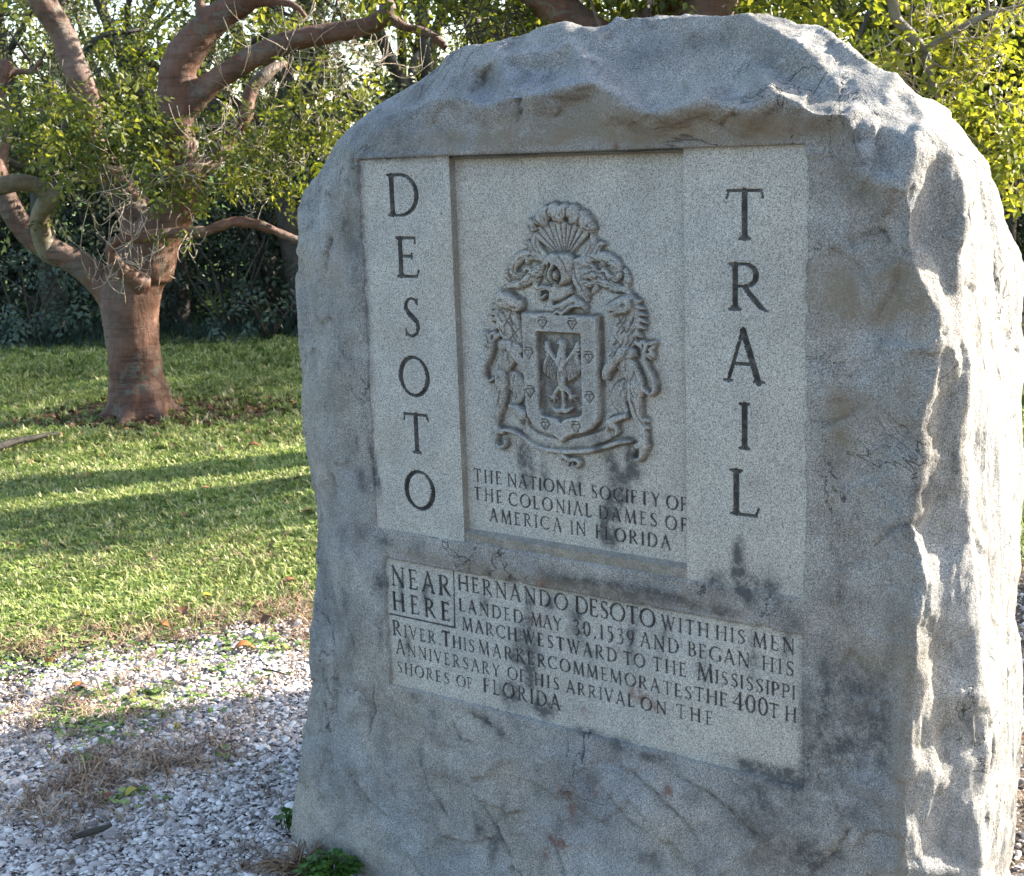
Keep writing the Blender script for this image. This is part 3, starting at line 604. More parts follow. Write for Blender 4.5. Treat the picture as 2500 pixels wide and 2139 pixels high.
# ------------------------------------------------------------------ carving: glyphs, coat of arms (height maps turned into real relief)
RS = 0.001                                                  # raster step, metres
UA, UB, VA, VB = 0.225, 1.220, 0.470, 1.610
NXR, NYR = int((UB - UA) / RS) + 1, int((VB - VA) / RS) + 1
GU = UA + np.arange(NXR) * RS; GV = VA + np.arange(NYR) * RS
CARV = np.zeros((NYR, NXR)); GID = np.full((NYR, NXR), -1, np.int32)      # letter depth (negative), letter id
def stroke_raster(a, b, ra, rb, fn):
    "call fn(slice, distance, radius) for the window round segment a-b"
    m = max(ra, rb) + 2 * RS
    i0 = max(int((min(a[0], b[0]) - m - UA) / RS), 0); i1 = min(int((max(a[0], b[0]) + m - UA) / RS) + 2, NXR)
    j0 = max(int((min(a[1], b[1]) - m - VA) / RS), 0); j1 = min(int((max(a[1], b[1]) + m - VA) / RS) + 2, NYR)
    if i1 <= i0 or j1 <= j0: return
    U, V = np.meshgrid(GU[i0:i1], GV[j0:j1])
    d, t, _ = seg_dist(U, V, a, b); r = ra + (rb - ra) * t
    fn((slice(j0, j1), slice(i0, i1)), d, r)
hT, ht = .062, .034
def ser(x, y, s=.11, dy=0): return [((x - s, y), (x + s, y), ht * .75, ht * .75)]
def stem(x, y0=0, y1=1, h=hT, s0=True, s1=True):
    e = h * .55; L = [((x, y0 + (e if s0 else 0)), (x, y1 - (e if s1 else 0)), h, h)]
    for on, y, sg in ((s0, y0, 1), (s1, y1, -1)):
        if on:
            L += ser(x, y + sg * .014)
            for k in (-1, 1): L.append(((x + k * h * .35, y + sg * .085), (x + k * .105, y + sg * .016), h * .55, ht * .5))
    return L
def arc(cx, cy, rx, ry, a0, a1, thick=hT, thin=ht, n=16, phase=0):
    pts = []
    for i in range(n + 1):
        a = math.radians(a0 + (a1 - a0) * i / n); k = abs(math.cos(a + phase))
        pts.append((cx + rx * math.cos(a), cy + ry * math.sin(a), thin + (thick - thin) * k ** 1.5))
    return [((p[0], p[1]), (q[0], q[1]), p[2], q[2]) for p, q in zip(pts[:-1], pts[1:])]
def poly(pts, r):
    rr = r if isinstance(r, (list, tuple)) else [r] * len(pts)
    return [(pts[i], pts[i + 1], rr[i], rr[i + 1]) for i in range(len(pts) - 1)]
GL = {
 'A': (.80, poly([(.38, 1.02), (.07, 0)], ht * 1.1) + poly([(.38, 1.0), (.70, 0)], hT) + poly([(.17, .35), (.59, .35)], ht) + ser(.07, .012, .085) + ser(.71, .012, .10)),
 'B': (.60, stem(.12) + poly([(.12, .985), (.28, .985)], ht) + arc(.26, .755, .22, .23, 90, -90) + poly([(.12, .525), (.3, .525)], ht) + arc(.28, .265, .27, .255, 90, -90) + poly([(.12, .012), (.3, .012)], ht)),
 'C': (.86, arc(.50, .5, .44, .50, 48, 312) + poly([(.80, .76), (.80, .96)], ht * .9) + poly([(.80, .24), (.78, .07)], ht * .8)),
 'D': (.84, stem(.12) + poly([(.12, .985), (.34, .985)], ht) + arc(.32, .5, .45, .488, 90, -90) + poly([(.12, .012), (.34, .012)], ht)),
 'E': (.58, stem(.12) + poly([(.12, .98), (.48, .98)], ht) + poly([(.12, .53), (.40, .53)], ht) + poly([(.12, .015), (.50, .02)], ht) + poly([(.48, .99), (.485, .85)], ht * .8) + poly([(.40, .60), (.40, .46)], ht * .7) + poly([(.50, .01), (.55, .17)], ht * .8)),
 'F': (.54, stem(.12) + poly([(.12, .98), (.48, .98)], ht) + poly([(.12, .52), (.40, .52)], ht) + poly([(.48, .99), (.485, .85)], ht * .8) + poly([(.40, .59), (.40, .45)], ht * .7)),
 'G': (.88, arc(.50, .5, .44, .50, 48, 325) + poly([(.80, .76), (.80, .96)], ht * .9) + stem(.80, .06, .42, hT, False, True)),
 'H': (.84, stem(.12) + stem(.72) + poly([(.12, .52), (.72, .52)], ht)),
 'I': (.24, stem(.12)),
 'K': (.72, stem(.12) + poly([(.62, .98), (.16, .48)], ht) + poly([(.28, .58), (.70, .01)], hT) + ser(.62, .985, .08)),
 'L': (.56, stem(.12) + poly([(.12, .015), (.50, .02)], ht) + poly([(.50, .01), (.55, .19)], ht * .8)),
 'M': (1.0, poly([(.15, 1), (.08, 0)], ht * 1.1) + poly([(.16, 1), (.49, .03)], hT) + poly([(.49, .03), (.82, 1)], ht) + poly([(.82, 1), (.90, 0)], hT) + ser(.08, .012, .08) + ser(.90, .012, .09) + ser(.12, .985, .07) + ser(.85, .985, .06)),
 'N': (.86, poly([(.12, 0), (.12, 1)], ht * 1.1) + poly([(.12, .99), (.74, .01)], hT) + poly([(.74, 0), (.74, 1)], ht * 1.1) + ser(.12, .012, .08) + ser(.74, .985, .09) + ser(.07, .985, .06)),
 'O': (.98, arc(.49, .5, .43, .50, 0, 360, hT * 1.1, ht, 30, .25)),
 'P': (.58, stem(.12) + poly([(.12, .985), (.3, .985)], ht) + arc(.28, .73, .25, .255, 90, -90) + poly([(.12, .475), (.3, .475)], ht)),
 'R': (.74, stem(.12) + poly([(.12, .985), (.3, .985)], ht) + arc(.28, .745, .24, .24, 90, -90) + poly([(.12, .505), (.3, .505)], ht) + poly([(.30, .49), (.46, .26), (.60, .08), (.74, -.02)], [hT * .8, hT, hT * .9, ht * .6])),
 'S': (.58, poly([(.49, .84), (.44, .94), (.32, .985), (.20, .95), (.12, .84), (.12, .71), (.20, .60), (.34, .49), (.46, .38), (.50, .25), (.45, .10), (.32, .015), (.18, .03), (.09, .14)], [ht * .8, ht, ht, ht * 1.1, hT * .8, hT * .9, hT, hT * 1.1, hT, hT * .9, hT * .7, ht, ht, ht * .8]) + poly([(.49, .82), (.49, .97)], ht * .7) + poly([(.09, .03), (.09, .20)], ht * .7)),
 'T': (.74, stem(.37, 0, .98, hT, True, False) + poly([(.05, .98), (.69, .98)], ht) + poly([(.06, .99), (.03, .84)], ht * .8) + poly([(.68, .99), (.72, .84)], ht * .8)),
 'V': (.78, poly([(.08, 1), (.39, 0)], hT) + poly([(.39, .02), (.70, 1)], ht) + ser(.08, .985, .09) + ser(.70, .985, .08)),
 'W': (1.10, poly([(.08, 1), (.33, 0)], hT) + poly([(.33, .02), (.55, .96)], ht) + poly([(.47, 1), (.76, 0)], hT) + poly([(.76, .02), (1.02, 1)], ht) + ser(.08, .985, .08) + ser(1.02, .985, .07)),
 'Y': (.74, poly([(.08, 1), (.37, .48)], hT) + poly([(.67, 1), (.37, .48)], ht) + stem(.37, 0, .5, hT, True, False) + ser(.08, .985, .08) + ser(.67, .985, .07)),
 '0': (.62, arc(.31, .5, .24, .50, 0, 360, hT, ht, 24)),
 '1': (.30, stem(.15, 0, .98, hT * .9, True, False) + poly([(.15, .98), (.06, .88)], ht)),
 '3': (.52, poly([(.10, .88), (.24, .99), (.38, .92), (.42, .76), (.34, .60), (.20, .52), (.36, .46), (.45, .28), (.42, .06), (.26, -.10), (.08, -.06)], [ht, ht, hT * .7, hT * .8, ht, ht, ht, hT * .9, hT * .9, ht, ht])),
 '4': (.66, poly([(.46, 0), (.46, 1)], hT) + poly([(.46, .98), (.04, .32), (.62, .32)], ht) + ser(.46, .012, .09)),
 '5': (.54, poly([(.14, .96), (.46, .98)], ht * 1.2) + poly([(.14, .96), (.12, .58)], ht) + poly([(.12, .58), (.28, .62), (.42, .50), (.46, .28), (.38, .06), (.22, -.10), (.06, -.08)], [ht, hT * .6, hT * .9, hT, hT * .8, ht, ht])),
 '9': (.58, arc(.28, .66, .21, .30, 0, 360, hT * .8, ht, 20) + poly([(.49, .66), (.46, .35), (.34, .10), (.14, -.10)], [hT * .9, hT * .8, hT * .5, ht])),
 '.': (.22, poly([(.10, .04), (.11, .05)], .065)),
 ',': (.24, poly([(.11, .05), (.12, .02), (.07, -.12)], [.06, .05, .02])),
}
NLET = 0; LETPANEL = []
def cut_word(word, U0, U1, V0, caps, panel, bold=1.0, narrow=1.0):
    global NLET
    if not isinstance(caps, (list, tuple)): caps = [caps] * len(word)
    ws = [GL[c][0] * h * narrow for c, h in zip(word, caps)]
    n = len(word); gap = (U1 - U0 - sum(ws)) / max(n - 1, 1); k = 1.0
    g0 = 0.04 * caps[-1]
    if n > 1 and gap < g0: k = (U1 - U0 - g0 * (n - 1)) / sum(ws); gap = g0
    x = U0
    for c, h, w_ in zip(word, caps, ws):
        sx = h * narrow * k
        for (a, b, ra, rb) in GL[c][1]:
            A_ = (x + a[0] * sx, V0 + a[1] * h); B_ = (x + b[0] * sx, V0 + b[1] * h)
            idn = NLET
            def fn(sl, d, r):
                s = np.minimum(0, d - r) * 1.15
                s = np.where(r - d > .0002, s - .0006, s)
                cur = CARV[sl]; m = s < cur; cur[m] = s[m]; g = GID[sl]; g[s < -.0004] = idn
            stroke_raster(A_, B_, ra * h * bold, rb * h * bold, fn)
        x += w_ * k + gap; NLET += 1; LETPANEL.append(panel)
def cut_line(a, b, r, panel):
    global NLET
    idn = NLET
    def fn(sl, d, r_):
        s = np.minimum(0, d - r_) * 1.3; cur = CARV[sl]; m = s < cur; cur[m] = s[m]; GID[sl][s < -.0004] = idn
    stroke_raster(a, b, r, r, fn); NLET += 1; LETPANEL.append(panel)
for c, u0, u1, v0, v1 in [('D', .311, .392, 1.484, 1.565), ('E', .325, .385, 1.363, 1.442), ('S', .335, .381, 1.244, 1.322), ('O', .317, .397, 1.124, 1.202), ('T', .322, .390, 1.005, 1.086), ('O', .318, .398, .888, .966),
                          ('T', 1.058, 1.129, 1.444, 1.526), ('R', 1.064, 1.137, 1.325, 1.404), ('A', 1.056, 1.129, 1.202, 1.290), ('I', 1.083, 1.104, 1.085, 1.165), ('L', 1.066, 1.121, .966, 1.047)]:
    h = v1 - v0; gw = GL[c][0] * h
    nr = (u1 - u0) / gw if c != 'I' else 1.0
    cut_word(c, u0 if c != 'I' else u0 + .001, u1, v0, h, 'strip', 1.15, nr)
C_ = .0252
for wd, a, b, v in [('THE', .489, .558, .9585), ('NATIONAL', .5726, .7536, .9575), ('SOCIETY', .7667, .9164, .9565), ('OF', .9295, .9725, .9557),
                    ('THE', .4875, .5582, .9205), ('COLONIAL', .5729, .7674, .9192), ('DAMES', .7833, .9098, .918), ('OF', .9264, .9721, .9171),
                    ('AMERICA', .5253, .6979, .881), ('IN', .7179, .7532, .880), ('FLORIDA', .7752, .9374, .8793)]:
    cut_word(wd, a, b, v, C_, 'centre', 1.3)
def caps(first, rest, n): return [first] + [rest] * (n - 1)
for wd, a, b, v, h in [('NEAR', .264, .424, .7085, .042), ('HERE', .264, .4195, .6540, .040),
    ('HERNANDO', .444, .7137, .7263, .0325), ('DESOTO', .7313, .9083, .7255, .0345), ('WITH', .9212, 1.0191, .7277, .0262), ('HIS', 1.0336, 1.092, .728, .0262), ('MEN', 1.1077, 1.1868, .7283, .0262),
    ('LANDED', .4445, .605, .6812, .0270), ('MAY', .6246, .6971, .6824, .0262), ('30,1539', .725, .862, .6835, .0285), ('AND', .8752, .9573, .6844, .0280), ('BEGAN', .9764, 1.1005, .6855, .0268), ('HIS', 1.1251, 1.1862, .6863, .0268),
    ('MARCH', .451, .5885, .6422, .0262), ('WESTWARD', .6035, .8228, .6426, .0262), ('TO', .8373, .8849, .6429, .0255), ('THE', .9014, .9728, .643, .0262), ('MISSISSIPPI', .9953, 1.1886, .6434, caps(.0325, .0255, 11)),
    ('RIVER.', .2601, .3912, .5973, caps(.0325, .0265, 6)), ('THIS', .3941, .4797, .5980, caps(.0315, .0262, 4)), ('MARKER', .4909, .6572, .5988, .0268), ('COMMEMORATES', .6624, .9837, .6003, .0255), ('THE', .9891, 1.0572, .6014, .0268), ('400', 1.0672, 1.137, .6018, .0325), ('TH', 1.1385, 1.1917, .6022, .0260),
    ('ANNIVERSARY', .2666, .5427, .5572, caps(.0315, .0255, 11)), ('OF', .5618, .6066, .558, .0258), ('HIS', .6289, .6879, .5583, .0255), ('ARRIVAL', .7049, .8596, .5588, .0250), ('ON', .874, .9291, .5593, .0250), ('THE', .9504, 1.027, .5596, .0262),
    ('SHORES', .2668, .4099, .5138, .0250), ('OF', .429, .4701, .5153, .0245), ('FLORIDA', .4993, .6893, .5170, .0300)]:
    cut_word(wd, a, b, v, h, 'lower', 1.28)
cut_line((.4335, .766), (.4310, .643), .0018, 'lower'); cut_line((.254, .6425), (.4315, .6435), .0018, 'lower')

# ---- coat of arms: heights above the recessed panel; E() turns study coordinates of the carving into face metres
H = np.zeros((NYR, NXR)); EID = np.full((NYR, NXR), -1, np.int32)
def E(x, y): 
    q = face(1100 + x / 2.462, 450 + y / 2.462, ZC); return (float(q[0]), float(q[1]))
KE = (0.509 / 1415)
UM = 0.7245
def mir(p): return (2 * UM - p[0], p[1])
def raise_(sl, h, idn):
    cur = H[sl]; m = h > cur; cur[m] = h[m]; EID[sl][m] = idn
def tube(pts, rad, h0, kh, idn, mirror=False, world=False):
    P_ = [p if world else E(*p) for p in pts]
    if mirror: P_ = [mir(p) for p in P_]
    if not isinstance(rad, (list, tuple)): rad = [rad] * len(pts)
    for i in range(len(P_) - 1):
        def fn(sl, d, r):
            q = 1 - (d / r) ** 2; h = np.where(q > 0, h0 * np.minimum(1, np.sqrt(np.maximum(q, 0)) * 1.8) + kh * r * np.sqrt(np.maximum(q, 0)), 0)
            raise_(sl, h, idn)
        stroke_raster(P_[i], P_[i + 1], rad[i] * KE, rad[i + 1] * KE, fn)
def dome(x, y, r, h0, kh, idn, mirror=False): tube([(x, y), (x + .5, y)], r, h0, kh, idn, mirror)
def smooth(pts, n=5):
    "Catmull-Rom through the points"
    P_ = [np.array(p, float) for p in pts]; P_ = [2 * P_[0] - P_[1]] + P_ + [2 * P_[-1] - P_[-2]]; o = []
    for i in range(1, len(P_) - 2):
        for k in range(n):
            t = k / n; a, b, c, d = P_[i - 1], P_[i], P_[i + 1], P_[i + 2]
            o.append(tuple(.5 * ((2 * b) + (-a + c) * t + (2 * a - 5 * b + 4 * c - d) * t * t + (-a + 3 * b - 3 * c + d) * t ** 3)))
    o.append(tuple(P_[-2])); return o
def stube(pts, rad, h0, kh, idn, mirror=False):
    if not isinstance(rad, (list, tuple)): rad = [rad] * len(pts)
    q = smooth([(p[0], p[1], r) for p, r in zip(pts, rad)], 4)
    tube([(a[0], a[1]) for a in q], [max(a[2], 2) for a in q], h0, kh, idn, mirror)
def groove(pts, r, dep, mirror=False, sm=True):
    if sm and len(pts) > 2: pts = smooth(pts, 4)
    P_ = [E(*p) for p in pts]
    if mirror: P_ = [mir(p) for p in P_]
    for a, b in zip(P_[:-1], P_[1:]):
        def fn(sl, d, rr):
            g = -dep * np.clip(1 - d / rr, 0, 1) ** .7
            GRV[sl] = np.minimum(GRV[sl], g)
        stroke_raster(a, b, max(r * KE, .0012), max(r * KE, .0012), fn)
GRV = np.zeros((NYR, NXR))
def polyfill(pts, h, bev, idn, sub=None):
    "flat raised polygon with a small bevel; sub = replace height inside (recess)"
    P_ = np.array([E(*p) for p in pts]); u0, v0 = P_.min(0) - .004; u1, v1 = P_.max(0) + .004
    i0, i1 = int((u0 - UA) / RS), int((u1 - UA) / RS); j0, j1 = int((v0 - VA) / RS), int((v1 - VA) / RS)
    U, V = np.meshgrid(GU[i0:i1], GV[j0:j1]); d = np.full(U.shape, 9.0); ins = np.zeros(U.shape, bool)
    for k in range(len(P_)):
        a, b = P_[k], P_[(k + 1) % len(P_)]
        dd, _, _ = seg_dist(U, V, tuple(a), tuple(b)); d = np.minimum(d, dd)
        c = ((a[1] > V) != (b[1] > V)) & (U < (b[0] - a[0]) * (V - a[1]) / (b[1] - a[1] + 1e-12) + a[0]); ins ^= c
    sl = (slice(j0, j1), slice(i0, i1))
    if sub is None: raise_(sl, np.where(ins, h * np.clip(d / bev, .0, 1) ** .5, 0), idn)
    else:
        k = np.where(ins, np.clip(d / bev, 0, 1), 0); H[sl] = H[sl] * (1 - k) + sub * k; EID[sl][ins] = idn
PARTS = ['plume', 'helmet', 'mantling', 'shield', 'inner_field', 'eagle', 'lion', 'lion', 'ribbon']
# mantling (behind)
mt = 2
for mr in (False, True):
    stube([(590, 455), (520, 430), (450, 430), (400, 470), (388, 520), (410, 548), (445, 535), (462, 505)], [20, 26, 30, 30, 24, 18, 14, 10], .004, .5, mt, mr)
    stube([(600, 500), (540, 520), (480, 565), (420, 600), (370, 605), (330, 640)], [26, 34, 30, 24, 18, 8], .004, .45, mt, mr)
    stube([(355, 500), (345, 550), (355, 600), (325, 645), (340, 655), (372, 640)], [12, 20, 18, 12, 9, 7], .004, .5, mt, mr)
    stube([(530, 300), (520, 340), (545, 390), (590, 440)], [10, 24, 22, 16], .004, .45, mt, mr)
    stube([(455, 350), (485, 355), (505, 400), (545, 440)], [6, 16, 20, 16], .004, .5, mt, mr)
    stube([(540, 560), (520, 600), (545, 640)], [14, 20, 8], .003, .4, mt, mr)
    for a, b, r in [((470, 470), (495, 450), 12), ((470, 500), (500, 520), 13), ((430, 600), (440, 625), 8), ((405, 605), (412, 628), 7), ((490, 560), (525, 560), 9)]:
        stube([a, ((a[0] + b[0]) / 2, (a[1] + b[1]) / 2 - 3), b], [r, r * .8, 3], .005, .5, mt, mr)
    groove([(405, 480), (395, 520), (420, 545)], 3.5, .004, mr); groove([(350, 560), (380, 590), (430, 575), (460, 545)], 3.5, .004, mr); groove([(465, 450), (440, 480), (470, 500), (500, 500)], 3.5, .004, mr)
    groove([(530, 320), (530, 360), (560, 420)], 3, .003, mr); groove([(500, 545), (520, 560), (528, 545)], 4, .004, mr); groove([(480, 360), (505, 410)], 3, .003, mr); groove([(540, 480), (570, 495), (600, 500)], 3, .003, mr)
# acanthus leaves under the helmet, right
stube([(770, 470), (785, 560), (820, 640), (838, 700)], [20, 36, 24, 5], .008, .35, mt); stube([(790, 500), (840, 535), (885, 545)], [26, 28, 8], .007, .35, mt); stube([(810, 570), (845, 600), (870, 590)], [24, 18, 5], .007, .35, mt)
stube([(780, 460), (830, 470), (885, 505)], [20, 24, 6], .007, .35, mt)
groove([(770, 500), (790, 570), (815, 620), (840, 690)], 3.5, .004); groove([(800, 500), (840, 505), (862, 495)], 3, .003); groove([(805, 560), (830, 572), (850, 565)], 3, .003)
# plume
for x0, y0, x1, y1 in [(520, 290, 660, 420), (555, 270, 668, 420), (590, 252, 674, 418), (625, 242, 682, 416), (660, 236, 690, 414), (695, 236, 697, 414), (728, 240, 703, 414), (762, 252, 708, 416), (796, 270, 714, 418), (822, 290, 720, 420)]:
    tube([(x0, y0), (x1, y1)], [22, 8], .004, .35, 0)
for x, y, r in [(500, 240, 32), (512, 268, 26), (552, 205, 38), (590, 170, 40), (575, 215, 34), (640, 155, 42), (668, 180, 46), (700, 160, 42), (752, 165, 42), (762, 205, 38), (810, 200, 40), (835, 225, 38), (855, 255, 32), (822, 250, 30)]: dome(x, y, r, .005, .55, 0)
for p in [[(535, 175), (540, 215), (560, 235)], [(612, 140), (608, 180), (640, 220), (668, 222)], [(722, 140), (718, 185), (700, 212)], [(800, 175), (802, 200), (790, 235)], [(496, 275), (520, 285), (545, 270)], [(700, 215), (730, 238), (770, 235)], [(820, 262), (850, 280), (880, 275)]]: groove(p, 4, .006)
for x0, y0, x1, y1 in [(540, 285, 664, 418), (575, 264, 672, 416), (608, 248, 678, 414), (643, 240, 687, 412), (678, 236, 694, 412), (712, 238, 701, 412), (745, 246, 706, 414), (780, 262, 712, 416), (810, 284, 718, 418)]: groove([(x0, y0), (x1, y1)], 3.2, .0045)
# helmet
tube([(652, 510), (690, 500)], [92, 86], .007, .30, 1); tube([(650, 470), (720, 470)], [55, 55], .012, .25, 1)
polyfill([(600, 600), (745, 600), (752, 655), (700, 690), (640, 712), (598, 690)], .008, .006, 1)
polyfill([(570, 775), (590, 700), (632, 640), (640, 715), (745, 658), (820, 700), (836, 730), (834, 775), (760, 720), (700, 765), (668, 755), (640, 772)], .009, .006, 1)
stube([(548, 645), (560, 622), (590, 622), (630, 632)], [10, 16, 14, 8], .008, .4, 1); stube([(552, 650), (556, 685), (590, 660)], [10, 10, 6], .008, .4, 1)
stube([(562, 785), (600, 775), (640, 782), (670, 757), (700, 768), (750, 730), (815, 725)], [9, 11, 11, 9, 11, 10, 8], .012, .5, 1)
groove([(562, 768), (600, 762), (640, 772), (668, 748), (700, 760), (750, 722), (815, 718)], 3, .004); groove([(636, 715), (680, 705), (745, 660)], 3.5, .004); groove([(688, 425), (722, 470), (735, 520)], 3.2, .004)
for p in [[(602, 488), (586, 530), (598, 575), (622, 602)], [(634, 478), (612, 520), (618, 570), (642, 596)], [(668, 490), (645, 530), (652, 575), (670, 590)]]: groove(p, 11, .013)
groove([(676, 505), (690, 540), (672, 580)], 15, .014)
# lions (the right one mirrors the left, a little lower)
for k_, mr in ((6, False), (7, True)):
    L_ = lambda *a: a
    stube([(345, 690), (350, 780), (375, 870), (405, 950), (400, 1010)], [62, 78, 78, 66, 48], .006, .17, k_, mr)           # mane and chest
    stube([(350, 690), (395, 705), (425, 712)], [46, 40, 26], .013, .35, k_, mr)                                          # head
    stube([(330, 665), (322, 650), (335, 640)], [14, 12, 6], .012, .5, k_, mr)                                            # ear
    stube([(398, 745), (425, 752), (448, 735), (452, 705), (446, 690)], [8, 9, 9, 8, 5], .012, .6, k_, mr)                 # tongue and jaw
    stube([(400, 980), (435, 1030), (468, 1080), (475, 1115)], [34, 28, 24, 18], .012, .4, k_, mr)                         # fore leg on the shield
    stube([(340, 960), (395, 960), (450, 990)], [30, 24, 20], .011, .3, k_, mr)
    stube([(390, 1000), (350, 1060), (325, 1120), (320, 1170)], [56, 50, 48, 44], .007, .2, k_, mr)                        # loins
    stube([(330, 1150), (330, 1210), (325, 1290), (300, 1380), (292, 1440)], [44, 40, 30, 24, 20], .009, .35, k_, mr)      # standing hind leg
    stube([(350, 1160), (400, 1190), (425, 1240), (400, 1310)], [50, 58, 46, 28], .004, .15, k_, mr)                       # far thigh
    stube([(385, 1325), (430, 1345), (468, 1375)], [14, 18, 24], .010, .5, k_, mr); dome(455, 1385, 26, .010, .35, k_, mr); stube([(440, 1390), (436, 1425), (455, 1450)], [12, 11, 6], .009, .5, k_, mr); stube([(480, 1395), (490, 1425)], [10, 6], .01, .5, k_, mr)
    dome(298, 1468, 32, .009, .35, k_, mr); dome(330, 1480, 18, .009, .4, k_, mr)
    stube([(250, 1180), (225, 1150), (228, 1090), (255, 1030), (268, 975), (260, 920), (240, 890)], [8, 12, 12, 13, 13, 12, 7], .009, .6, k_, mr)  # tail
    stube([(245, 1182), (275, 1165), (312, 1120)], [8, 10, 12], .008, .5, k_, mr)
    for a, b in [((240, 930), (215, 905)), ((235, 945), (222, 975)), ((262, 900), (285, 885)), ((290, 900), (278, 940)), ((235, 895), (205, 885)), ((250, 960), (238, 985))]: stube([a, ((a[0] + b[0]) / 2, (a[1] + b[1]) / 2), b], [13, 10, 4], .007, .5, k_, mr)
    for x, y, dx, dy in [(290, 700, -28, 8), (285, 735, -32, 10), (282, 770, -30, 16), (285, 805, -26, 16), (300, 850, -18, 20), (310, 900, -14, 24), (325, 950, -12, 28), (350, 990, -6, 30), (295, 670, -18, -6)]:
        stube([(x + 20, y), (x, y), (x + dx, y + dy)], [18, 14, 4], .007, .45, k_, mr)
    for i in range(26):                                                                                                   # locks of the mane
        q = RNG.random(3); x = 305 + 120 * q[0]; y = 740 + 230 * q[1]; l = 26 + 26 * q[2]
        groove([(x, y), (x + .2 * l, y + .55 * l), (x + .55 * l, y + l)], 3.0, .0035, mr)
    groove([(335, 690), (345, 682), (356, 690), (345, 698)], 3, .004, mr); groove([(390, 765), (382, 790), (350, 850)], 3, .003, mr); groove([(400, 730), (425, 735)], 4, .005, mr)
    groove([(440, 860), (400, 905), (385, 930)], 3, .003, mr); groove([(330, 1230), (318, 1300), (290, 1350)], 3.2, .004, mr); groove([(360, 1150), (385, 1240), (370, 1300)], 3, .003, mr)
# shield
polyfill([(453, 762), (913, 786), (918, 900), (922, 1150), (926, 1380), (915, 1420), (880, 1465), (830, 1492), (770, 1500), (730, 1515), (695, 1552), (672, 1520), (640, 1497), (580, 1482), (525, 1440), (492, 1390), (480, 1330), (470, 1160), (462, 950)], .014, .003, 3)
polyfill([(548, 876), (815, 890), (820, 1130), (825, 1370), (800, 1392), (752, 1396), (712, 1408), (695, 1428), (672, 1402), (620, 1392), (582, 1378), (564, 1340), (556, 1130)], 0, .002, 4, sub=.003)
# eagle
for s in (0, 1):
    m_ = bool(s)
    X = (lambda x: 1386 - x) if s else (lambda x: x)
    st_ = lambda pts, r, h0=.0085, kh=.6: stube([(X(a), b) for a, b in pts], r, h0, kh, 5)
    st_([(672, 1070), (640, 1035), (612, 985), (608, 950)], [16, 16, 12, 7])
    for (a, b) in [((606, 960), (588, 940)), ((606, 975), (580, 965)), ((612, 990), (582, 990)), ((618, 1005), (590, 1018))]: st_([a, ((a[0] + b[0]) / 2, (a[1] + b[1]) / 2 + 2), b], [10, 10, 4], .008, .6)
    for i in range(9):
        t_ = i / 8; a = (618 + 52 * t_, 1010 + 75 * t_); b = (578 + 82 * t_, 1120 + 85 * t_ - 25 * t_ * t_)
        st_([a, ((a[0] + b[0]) / 2 - 6, (a[1] + b[1]) / 2), b], [10, 12, 4], .0072 + .002 * (i % 2), .6)
        groove([(X(a[0] + 5), a[1] + 8), (X(b[0] + 8), b[1] - 8)], 2.4, .0035)
    st_([(680, 1215), (655, 1240), (640, 1268)], [16, 12, 9]); 
    for b in [(606, 1270), (618, 1296), (645, 1305), (660, 1285)]: st_([(640, 1265), ((640 + b[0]) / 2, (1265 + b[1]) / 2), b], [8, 7, 3])
    st_([(697, 1352), (665, 1356), (632, 1336)], [13, 14, 5])
stube([(693, 990), (692, 1060), (694, 1130), (695, 1220)], [22, 34, 32, 18], .010, .35, 5); stube([(695, 1220), (698, 1290), (698, 1345)], [17, 10, 16], .008, .4, 5); stube([(693, 1000), (700, 965), (690, 945), (664, 950)], [18, 22, 18, 5], .010, .4, 5)
for i in range(16):
    q = RNG.random(2); groove([(675 + 40 * q[0], 1030 + 170 * q[1]), (678 + 40 * q[0], 1050 + 170 * q[1])], 2.2, .002)
# hearts cut in the border
for x, y in [(587, 830), (765, 835), (505, 1010), (865, 1035), (513, 1240), (870, 1275), (605, 1440), (788, 1455)]:
    groove([(x - 26, y - 12), (x - 14, y - 24), (x, y - 18), (x + 14, y - 22), (x + 26, y - 8), (x + 2, y + 32), (x - 26, y - 12)], 2.6, .0045, sm=False)
    groove([(x - 22, y - 36), (x + 4, y - 38), (x + 22, y - 26), (x + 28, y - 4)], 2.8, .0045); groove([(x - 3, y - 6), (x + 4, y - 4), (x, y + 12)], 2.2, .003)
# ribbon below
stube([(455, 1400), (470, 1475), (540, 1530), (640, 1560), (695, 1568), (760, 1560), (880, 1530), (965, 1490), (992, 1420)], [14, 30, 34, 34, 30, 34, 34, 30, 12], .004, .12, 8)
stube([(330, 1470), (390, 1480), (450, 1510), (520, 1562), (600, 1590), (690, 1600), (760, 1602), (850, 1596), (940, 1575), (1030, 1546), (1100, 1540)], [9, 12, 12, 13, 14, 14, 14, 14, 13, 13, 9], .008, .6, 8)
stube([(300, 1500), (290, 1540), (315, 1575), (348, 1560), (350, 1530)], [10, 12, 12, 11, 7], .008, .6, 8)
stube([(1165, 1500), (1175, 1580), (1160, 1640), (1130, 1650), (1108, 1625), (1118, 1602)], [22, 22, 13, 11, 10, 7], .008, .5, 7)
for y in (1420, 1460, 1500, 1540, 1570): stube([(1170, y), (1190, y - 8), (1205, y + 6)], [12, 10, 4], .008, .4, 7)
stube([(670, 1610), (700, 1630), (735, 1650), (770, 1650), (792, 1668), (778, 1690), (752, 1688), (750, 1672)], [8, 14, 13, 12, 11, 10, 8, 6], .007, .6, 8); stube([(735, 1650), (715, 1680), (700, 1678)], [10, 8, 4], .006, .5, 8); stube([(690, 1640), (672, 1650)], [8, 3], .006, .5, 8)
groove([(640, 1572), (680, 1582), (720, 1580)], 3, .003)
